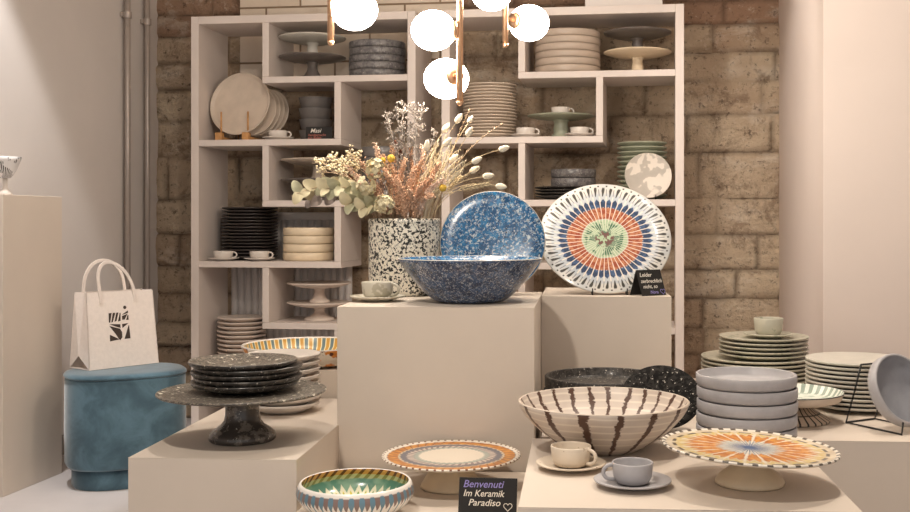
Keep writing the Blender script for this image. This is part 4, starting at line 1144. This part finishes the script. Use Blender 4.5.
# bunny tails
BT_ = [(457, 121.5, .02, 'highest, leaning before the beige plates'), (468.5, 122.5, .05, 'small one beside the highest head'), (467.5, 135, -.02, 'in front of the beige plate stack'), (444, 131, .03, 'left of the beige plate stack'),
      (500.5, 149.5, 0, 'farthest right, on a long bare stem'), (473.5, 162, -.03, 'upright below the shelf board'), (471.5, 171.5, .02, 'drooping above the blue plate'), (484.5, 176.5, 0, 'right of the drooping one'),
      (497.5, 186, -.02, 'lowest, just above the blue plate'), (445, 145, -.05, 'left, among the pale grasses'), (426.5, 149.5, -.06, 'before the grey statice'), (451, 161, .0, 'in the middle of the pale grasses')]
for px, py, dd, where in BT_:
    t = FP(px, py, dd); pts = stem_pts(t, .0, 12, .38)
    if px > 490: pts = stem_pts(t, .02, 12, .45)
    r = stem_root('bunny_tail_stem', 'cream bunny tail grass head, ' + where, 'dried flower', 'bunny tail grasses')
    bm = bmesh.new(); tube(bm, pts, .0011, 5); part('stem', bm, M['straw'], r)
    d = (pts[-1] - pts[-3]).normalized(); big = .8 if 'small' in where else 1.0
    bm = bmesh.new(); vs = ball(bm, (0, 0, 0), 1, 3)
    for v in vs:
        q = v.co.copy(); e = 1 + .16 * noise.noise(q * 5 + Vector((px, py, 0))) ; f = 1 - .25 * q.z
        v.co = Vector((q.x * .0098 * e * f, q.y * .0098 * e * f, q.z * .0185)) * big
    bmesh.ops.transform(bm, matrix=Matrix.Translation(t + d * .012) @ align(d), verts=bm.verts); part('flower_head', bm, M['bunny'], r)
# two reed twigs with small bracts
for tip, via, lab in (((500.5, 125), (476, 150), 'thin brown reed twig pointing right above the bunny tails'), ((468.5, 112), (456, 150), 'short brown reed twig standing beside the globe lamp')):
    t = FP(*tip, .03); pts = stem_pts(t, .0, 16, .4)
    r = stem_root('reed_twig', lab, 'dried flower'); n = len(pts)
    bm = bmesh.new(); tube(bm, pts, [.0022 - .0014 * i / n for i in range(n)], 6); part('stem', bm, M['twig'], r)
    bm = bmesh.new()
    for i in range(n - 9, n):
        d = (pts[i] - pts[i - 1]).normalized()
        for s in (-1, 1):
            sd = Vector((s * .6, frnd.uniform(-.5, .5), .3)); ball(bm, pts[i] + (d + sd * .5) * .004, .0075, 1, (.30, .30, 1), align(d + sd * .35))
    part('bracts', bm, M['twig'], r)
# wheat ears
for tip, dd, lab in (((490, 183.5), -.02, 'golden wheat ear lying right above the blue plate'), ((462, 176), .03, 'golden wheat ear among the bunny tail stems')):
    t = FP(*tip, dd); pts = stem_pts(t, -.005, 22, .5); r = stem_root('wheat_ear', lab, 'dried flower')
    bm = bmesh.new(); tube(bm, pts, .0013, 5); part('stem', bm, M['straw'], r)
    bm = bmesh.new(); a, c = pts[-9], pts[-1]
    for i in range(15):
        q = a.lerp(c, i / 14); d = (c - a).normalized(); s = 1 if i % 2 else -1
        n_ = d.cross(Vector((0, 1, 0))).normalized()
        ball(bm, q + n_ * s * .0036, .0078, 1, (.36, .36, 1), align(d + n_ * s * .35))
        tube(bm, [q + n_ * s * .005 + d * .006, q + n_ * s * .012 + d * .024], [.0005, .0002], 4)
    part('ear', bm, M['straw'], r)
# craspedia
for px, py, dd, rr_, lab in ((443, 188, -.06, .0115, 'yellow ball flower low in the bouquet above the blue plate'), (391, 158.5, -.05, .0125, 'yellow ball flower high in the bouquet among pink sprays'), (383, 160, -.02, .009, 'small yellow ball flower left of the higher yellow one')):
    t = FP(px, py, dd); r = stem_root('craspedia', lab, 'dried flower')
    bm = bmesh.new(); tube(bm, stem_pts(t), .0012, 5); part('stem', bm, M['straw'], r)
    bm = bmesh.new(); vs = ball(bm, (0, 0, 0), 1, 3)
    for v in vs: v.co *= rr_ * (1 + .07 * noise.noise(v.co * 9))
    bmesh.ops.translate(bm, vec=t, verts=bm.verts); part('flower_head', bm, M['yellow'], r)
# terracotta sprays
def spray(name, tip, dd, lab, mats, nb=16, ln=.05, dots=9, dr=.0022, spread=.5, start=.30, group='terracotta sprays', sag=0):
    t = FP(*tip, dd); pts = stem_pts(t, sag, 18, .5); r = stem_root(name, lab, 'dried flower', group)
    bm = bmesh.new(); tube(bm, pts, [.0016] * (len(pts) - 3) + [.0012, .0009, .0006], 5)
    bl = bmesh.new(); n = len(pts)
    for k in range(nb):
        f = start + (1 - start) * (k + .5) / nb; i = min(n - 2, int(f * (n - 1))); q = pts[i].lerp(pts[i + 1], f * (n - 1) - i)
        d = (pts[i + 1] - pts[i]).normalized()
        sd = Vector((frnd.uniform(-1, 1), frnd.uniform(-1, 1), frnd.uniform(-.2, .4))) * spread
        e = (d + sd).normalized(); L = ln * frnd.uniform(.6, 1.1) * (1.15 - .55 * f)
        mid = q + e * L * .5 + Vector((0, 0, .002)); end = q + e * L + d * L * .15
        tube(bm, [q, mid, end], [.0007, .0006, .0004], 4)
        for j in range(dots):
            w = (j + .8) / dots; c = q.lerp(mid, w * 2) if w < .5 else mid.lerp(end, w * 2 - 1)
            c = c + Vector((frnd.gauss(0, 1), frnd.gauss(0, 1), frnd.gauss(0, 1))) * .0028
            ball(bl, c, dr * frnd.uniform(.7, 1.35), 1 if dr > .003 else 0 + 1, (1, 1, 1.2))
    part('stem', bm, mats[0], r); part('bloom', bl, mats[1], r, 80)
SPR = [((377, 150), -.03, 'b', 'with tip left of the yellow ball'), ((364, 166), -.06, 't', 'far left above the cream florets'), ((394, 152), .03, 't', 'behind the upper yellow ball'), ((404, 164), -.07, 't', 'in the middle of the bouquet front'),
       ((423, 150), .02, 'b', 'tall, beside the grey statice'), ((437, 168), -.05, 't', 'at the right beside pale grasses'), ((414, 172), -.08, 't', 'short, in the middle front'), ((386, 174), -.09, 't', 'left of the middle, before the cream florets'),
       ((430, 180), -.08, 't', 'short, under the grey statice'), ((398, 184), -.10, 't', 'low at the left front'), ((420, 188), -.10, 't', 'low at the right front'), ((350, 170), .0, 'b', 'leaning left over the gypsophila'),
       ((410, 194), -.105, 't', 'lowest in the middle'), ((430, 197), -.095, 't', 'lowest at the right'), ((384, 160), .02, 't', 'tall, left of the rust seed head'), ((410, 152), .03, 't', 'tall, right of the rust seed head'),
       ((371, 176), -.05, 'b', 'half hidden behind the upper cream floret'), ((392, 168), -.04, 't', 'just under the upper yellow ball'), ((420, 164), -.04, 't', 'in front of the statice stems'), ((440, 182), -.06, 'b', 'next to the lower yellow ball')]
for i, (tp_, dd, kd, w_) in enumerate(SPR):
    pale = kd == 'b'
    spray('broom_bloom', tp_, dd, '%s fine dried spray %s' % ('blush pink' if pale else 'terracotta', w_), (M['twig'], M['pinkpale' if pale else 'pink']), 46, .036, 11, .0026, .42, .16)
for tp_, dd, lab in (((396, 143), .02, 'dark rust seed head rising behind the upper yellow ball'), ((346, 174), .02, 'dark rust sprig at the left of the bouquet')):
    spray('rust_sprig', tp_, dd, lab, (M['twig'], M['rust']), 8, .030, 5, .0036, .5, .72, None)
# grey statice
ST = [((386, 113), .03, 'leftmost'), ((395, 106), .0, 'second from the left'), ((405, 103), .03, 'third from the left'), ((414, 102), .0, 'fourth from the left'), ((424, 107), .03, 'rightmost of the tall ones'), ((410, 122), -.02, 'short front'), ((401, 128), .0, 'short left'), ((420, 126), .02, 'short right'), ((436, 131), .05, 'separate lower right')]
for tp_, dd, w_ in ST:
    t = FP(*tp_, dd); pts = stem_pts(t, 0, 18, .22); r = stem_root('statice', 'tall grey white statice stem, %s of its tuft' % w_, 'dried flower', 'grey statice stems')
    bm = bmesh.new(); tube(bm, pts, [.0022] * 8 + [.0019 - .0009 * i / max(1, len(pts) - 9) for i in range(len(pts) - 8)], 6); bl = bmesh.new()
    n = len(pts)
    for k in range(20):
        f = .38 + .60 * k / 19; i = min(n - 2, int(f * (n - 1))); q = pts[i]; d = (pts[i + 1] - pts[i]).normalized()
        sd = Vector((frnd.uniform(-1, 1), frnd.uniform(-1, 1), 0)); e = (d * .9 + sd * .55).normalized(); L = .030 * frnd.uniform(.5, 1.1)
        end = q + e * L; tube(bm, [q, q + e * L * .5 + d * .003, end], [.0011, .0010, .0008], 4)
        for j in range(12 if k > 12 else 5):
            c = end + Vector((frnd.gauss(0, 1), frnd.gauss(0, 1), frnd.gauss(0, .6))) * .0055
            ball(bl, c, .0027 * frnd.uniform(.6, 1.3), 1, (1, .6, 1.2), align((frnd.uniform(-1, 1), frnd.uniform(-1, 1), 1)))
    part('stem', bm, M['statice'], r); part('bloom', bl, M['statice'], r, 80)
# pale straw grasses
GR = [(444, 176), (449, 186), (438, 172), (453, 192), (441, 190), (464, 168), (436, 146), (446, 136), (436, 158), (443, 163), (450, 150), (456, 172), (434, 150), (439, 140), (447, 150), (452, 142), (458, 150), (462, 156), (440, 160), (455, 165), (448, 172), (466, 160), (431, 165), (460, 172)]
for i, (px, py) in enumerate(GR):
    t = FP(px, py, frnd.uniform(-.05, .05)); pts = stem_pts(t, 0, 12, .35)
    r = stem_root('straw_stalk', 'thin pale straw grass stalk in the right half of the bouquet', 'dried flower', 'pale straw grasses')
    bm = bmesh.new(); tube(bm, pts, [.0017] * (len(pts) - 2) + [.0013, .0007], 5); part('stem', bm, M['bunny'], r)
    bm = bmesh.new()
    for k in range(20):
        q = pts[-1].lerp(pts[-6], k / 22) + Vector((frnd.gauss(0, 1), frnd.gauss(0, 1), 0)) * .0035
        ball(bm, q, .0042, 1, (.4, .4, 1.3), align(Vector((frnd.uniform(-.4, .4), frnd.uniform(-.4, .4), 1))))
    part('plume', bm, M['white_fl'], r)
# gypsophila
for tp_, dd, lab in (((312, 163), -.02, 'farthest left'), ((333, 162), .03, 'between its two neighbours'), ((352, 158), -.03, 'nearest the pink sprays'), ((322, 172), -.06, 'lowest, above the eucalyptus')):
    t = FP(*tp_, dd); pts = stem_pts(t, .03, 16, .5); r = stem_root('gypsophila', 'cream gypsophila sprig with tiny round blooms, ' + lab, 'dried flower', 'gypsophila sprigs')
    bm = bmesh.new(); tube(bm, pts, .0012, 5); bl = bmesh.new(); n = len(pts)
    for k in range(20):
        f = .62 + .38 * k / 19; i = min(n - 2, int(f * (n - 1))); q = pts[i]; d = (pts[i + 1] - pts[i]).normalized()
        e = (d * .6 + Vector((frnd.uniform(-1, 1), frnd.uniform(-1, 1), frnd.uniform(-.2, 1.2))) * .7).normalized(); end = q + e * .045 * frnd.uniform(.5, 1.1)
        tube(bm, [q, (q + end) / 2 + d * .004, end], [.0007, .0006, .0004], 4)
        for j in range(3):
            c = end + Vector((frnd.gauss(0, 1), frnd.gauss(0, 1), frnd.gauss(0, 1))) * .006
            ball(bl, c, .0044 * frnd.uniform(.7, 1.15), 1)
    part('stem', bm, M['twig'], r); part('bloom', bl, M['white_fl'], r, 80)
# cream florets (hydrangea like)
for tp_, dd, lab in (((376, 168), -.09, 'upper head beside the pink sprays'), ((366, 186), -.10, 'middle head at the left rim'), ((384, 204), -.115, 'lowest head resting over the vase rim')):
    t = FP(*tp_, dd); r = stem_root('dried_hydrangea', 'cream dried hydrangea, ' + lab, 'dried flower', 'cream hydrangeas')
    bm = bmesh.new(); tube(bm, stem_pts(t, .01, 10, .6), .0018, 6); part('stem', bm, M['twig'], r); bl = bmesh.new()
    for k in range(30):
        v = Vector((frnd.gauss(0, 1), frnd.gauss(0, 1), frnd.gauss(0, 1))).normalized(); c = t + v * Vector((.030, .024, .026)).length * frnd.uniform(.4, .72); q = align(v)
        for j in range(4):
            a = j * PI / 2 + k; off = q @ Vector((math.cos(a) * .0058, math.sin(a) * .0058, 0))
            ball(bl, c + off, .0072, 1, (1, 1, .22), q @ Matrix.Rotation(.3, 4, (math.sin(a), -math.cos(a), 0)))
    part('flower_head', bl, M['leaf2'], r, 80)
# eucalyptus
for tp_, dd, lab in (((291, 196), -.05, 'longest, reaching far left before the shelf'), ((306, 203), .02, 'with mauve grey leaves underneath'), ((322, 190), -.08, 'upper one with large green leaves'), ((345, 206), -.10, 'short one hanging low beside the vase'), ((360, 210), -.115, 'shortest, at the vase rim')):
    t = FP(*tp_, dd); pts = stem_pts(t, .03, 16, .75); r = stem_root('eucalyptus_branch', 'pale dried eucalyptus branch, ' + lab, 'dried flower', 'eucalyptus branches')
    bm = bmesh.new(); n = len(pts); tube(bm, pts, [.0022] * 6 + [.002 - .0012 * i / (n - 6) for i in range(n - 6)], 6); part('stem', bm, M['twig'], r)
    for k in range(11 if tp_[0] < 330 else 8):
        f = .52 + .48 * k / 10 if tp_[0] < 330 else .45 + .55 * k / 7
        i = min(n - 2, int(f * (n - 1))); q = pts[i]; d = (pts[i + 1] - pts[i]).normalized(); s = 1 if k % 2 else -1
        e = (d * .5 + Vector((frnd.uniform(-.5, .2), -.25 + frnd.uniform(-.5, .5), s * frnd.uniform(.4, 1)))).normalized()
        L = frnd.uniform(.017, .025); c = q + e * L * .9
        bl = bmesh.new(); vs = ball(bl, (0, 0, 0), 1, 3)
        for v in vs:
            z = v.co.z; wv = .72 * (1 - .25 * z); v.co = Vector((v.co.x * L * wv, v.co.y * .0011 + .18 * L * (v.co.x ** 2) - .15 * L * z * z, z * L))
        nrm = Vector((frnd.uniform(-.5, .5), -1, frnd.uniform(-.5, .5))).normalized(); zz = e; xx = nrm.cross(zz).normalized(); yy = zz.cross(xx)
        R_ = Matrix((xx, yy, zz)).transposed().to_4x4()
        bmesh.ops.transform(bl, matrix=Matrix.Translation(c) @ R_, verts=bl.verts)
        mm = M['leaf3'] if ('mauve' in lab and k % 2 == 0) else (M['leaf2'] if frnd.random() < .45 else M['leaf'])
        part('leaf', bl, mm, r, 80)


# ================= light
def spot(loc, target, watts, col=(1, .86, .70), size=70, blend=.6, rad=.06):
    l = bpy.data.lights.new('unseen_spot', 'SPOT'); l.energy = watts; l.color = col; l.spot_size = math.radians(size); l.spot_blend = blend; l.shadow_soft_size = rad  # fixtures unseen; several added only to brighten plinths, shelves and walls
    o = bpy.data.objects.new('unseen_spot', l); COL.objects.link(o); o.location = loc
    o.rotation_euler = (Vector(target) - Vector(loc)).to_track_quat('-Z', 'Y').to_euler(); return o
spot((-.65, 1.05, 2.85), (.15, 3.0, .6), 105, (1, .90, .78), 75)
spot((.9, 2.85, 2.85), (.65, 2.35, .5), 75, (1, .88, .74), 62)  # added to brighten the top of the low right plinth
spot((-.75, 3.1, 2.85), (-.7, 2.7, .5), 45, (1, .92, .84), 55)  # added to brighten the top of the low left plinth
spot((1.0, 3.6, 2.85), (1.1, 3.1, .5), 30, (1, .90, .80), 60)
spot((-.6, 2.9, 2.85), (-.5, 5.2, 1.2), 34, (1, .90, .80), 95)  # added fill on the shelves and back wall, left half
spot((.9, 2.9, 2.85), (1.0, 5.2, 1.2), 46, (1, .88, .76), 95)  # added fill on the right shelf and the stone wall
spot(room(-2.35, 3.45, 2.85), room(-2.72, 3.75, 1.6), 110, (1, .97, .95), 54, .3)
spot((.2, 3.9, 2.85), room(S_PILLAR, 4.9, 1.2), 30, (1, .92, .86), 50)  # added to lift the pillar's side face
w = bpy.data.worlds.new('shop_daylight'); SC.world = w; w.use_nodes = True
bg = w.node_tree.nodes['Background']; bg.inputs[0].default_value = (1, .95, .92, 1); bg.inputs[1].default_value = .55
# ================= camera
cam = bpy.data.cameras.new('camera'); co = bpy.data.objects.new('camera', cam); COL.objects.link(co)
co.location = (0, 0, H); co.rotation_euler = (PI / 2, 0, 0)
cam.sensor_width = 36; cam.lens = 36 * F / 910; cam.clip_start = .05
cam.shift_x = -(CX - 455) / 910; cam.shift_y = -(256 - CY) / 910
SC.camera = co
SC.view_settings.view_transform = 'Standard'; SC.view_settings.look = 'None'; SC.view_settings.gamma = 1; SC.view_settings.use_curve_mapping = False
SC.view_settings.exposure = 0.30
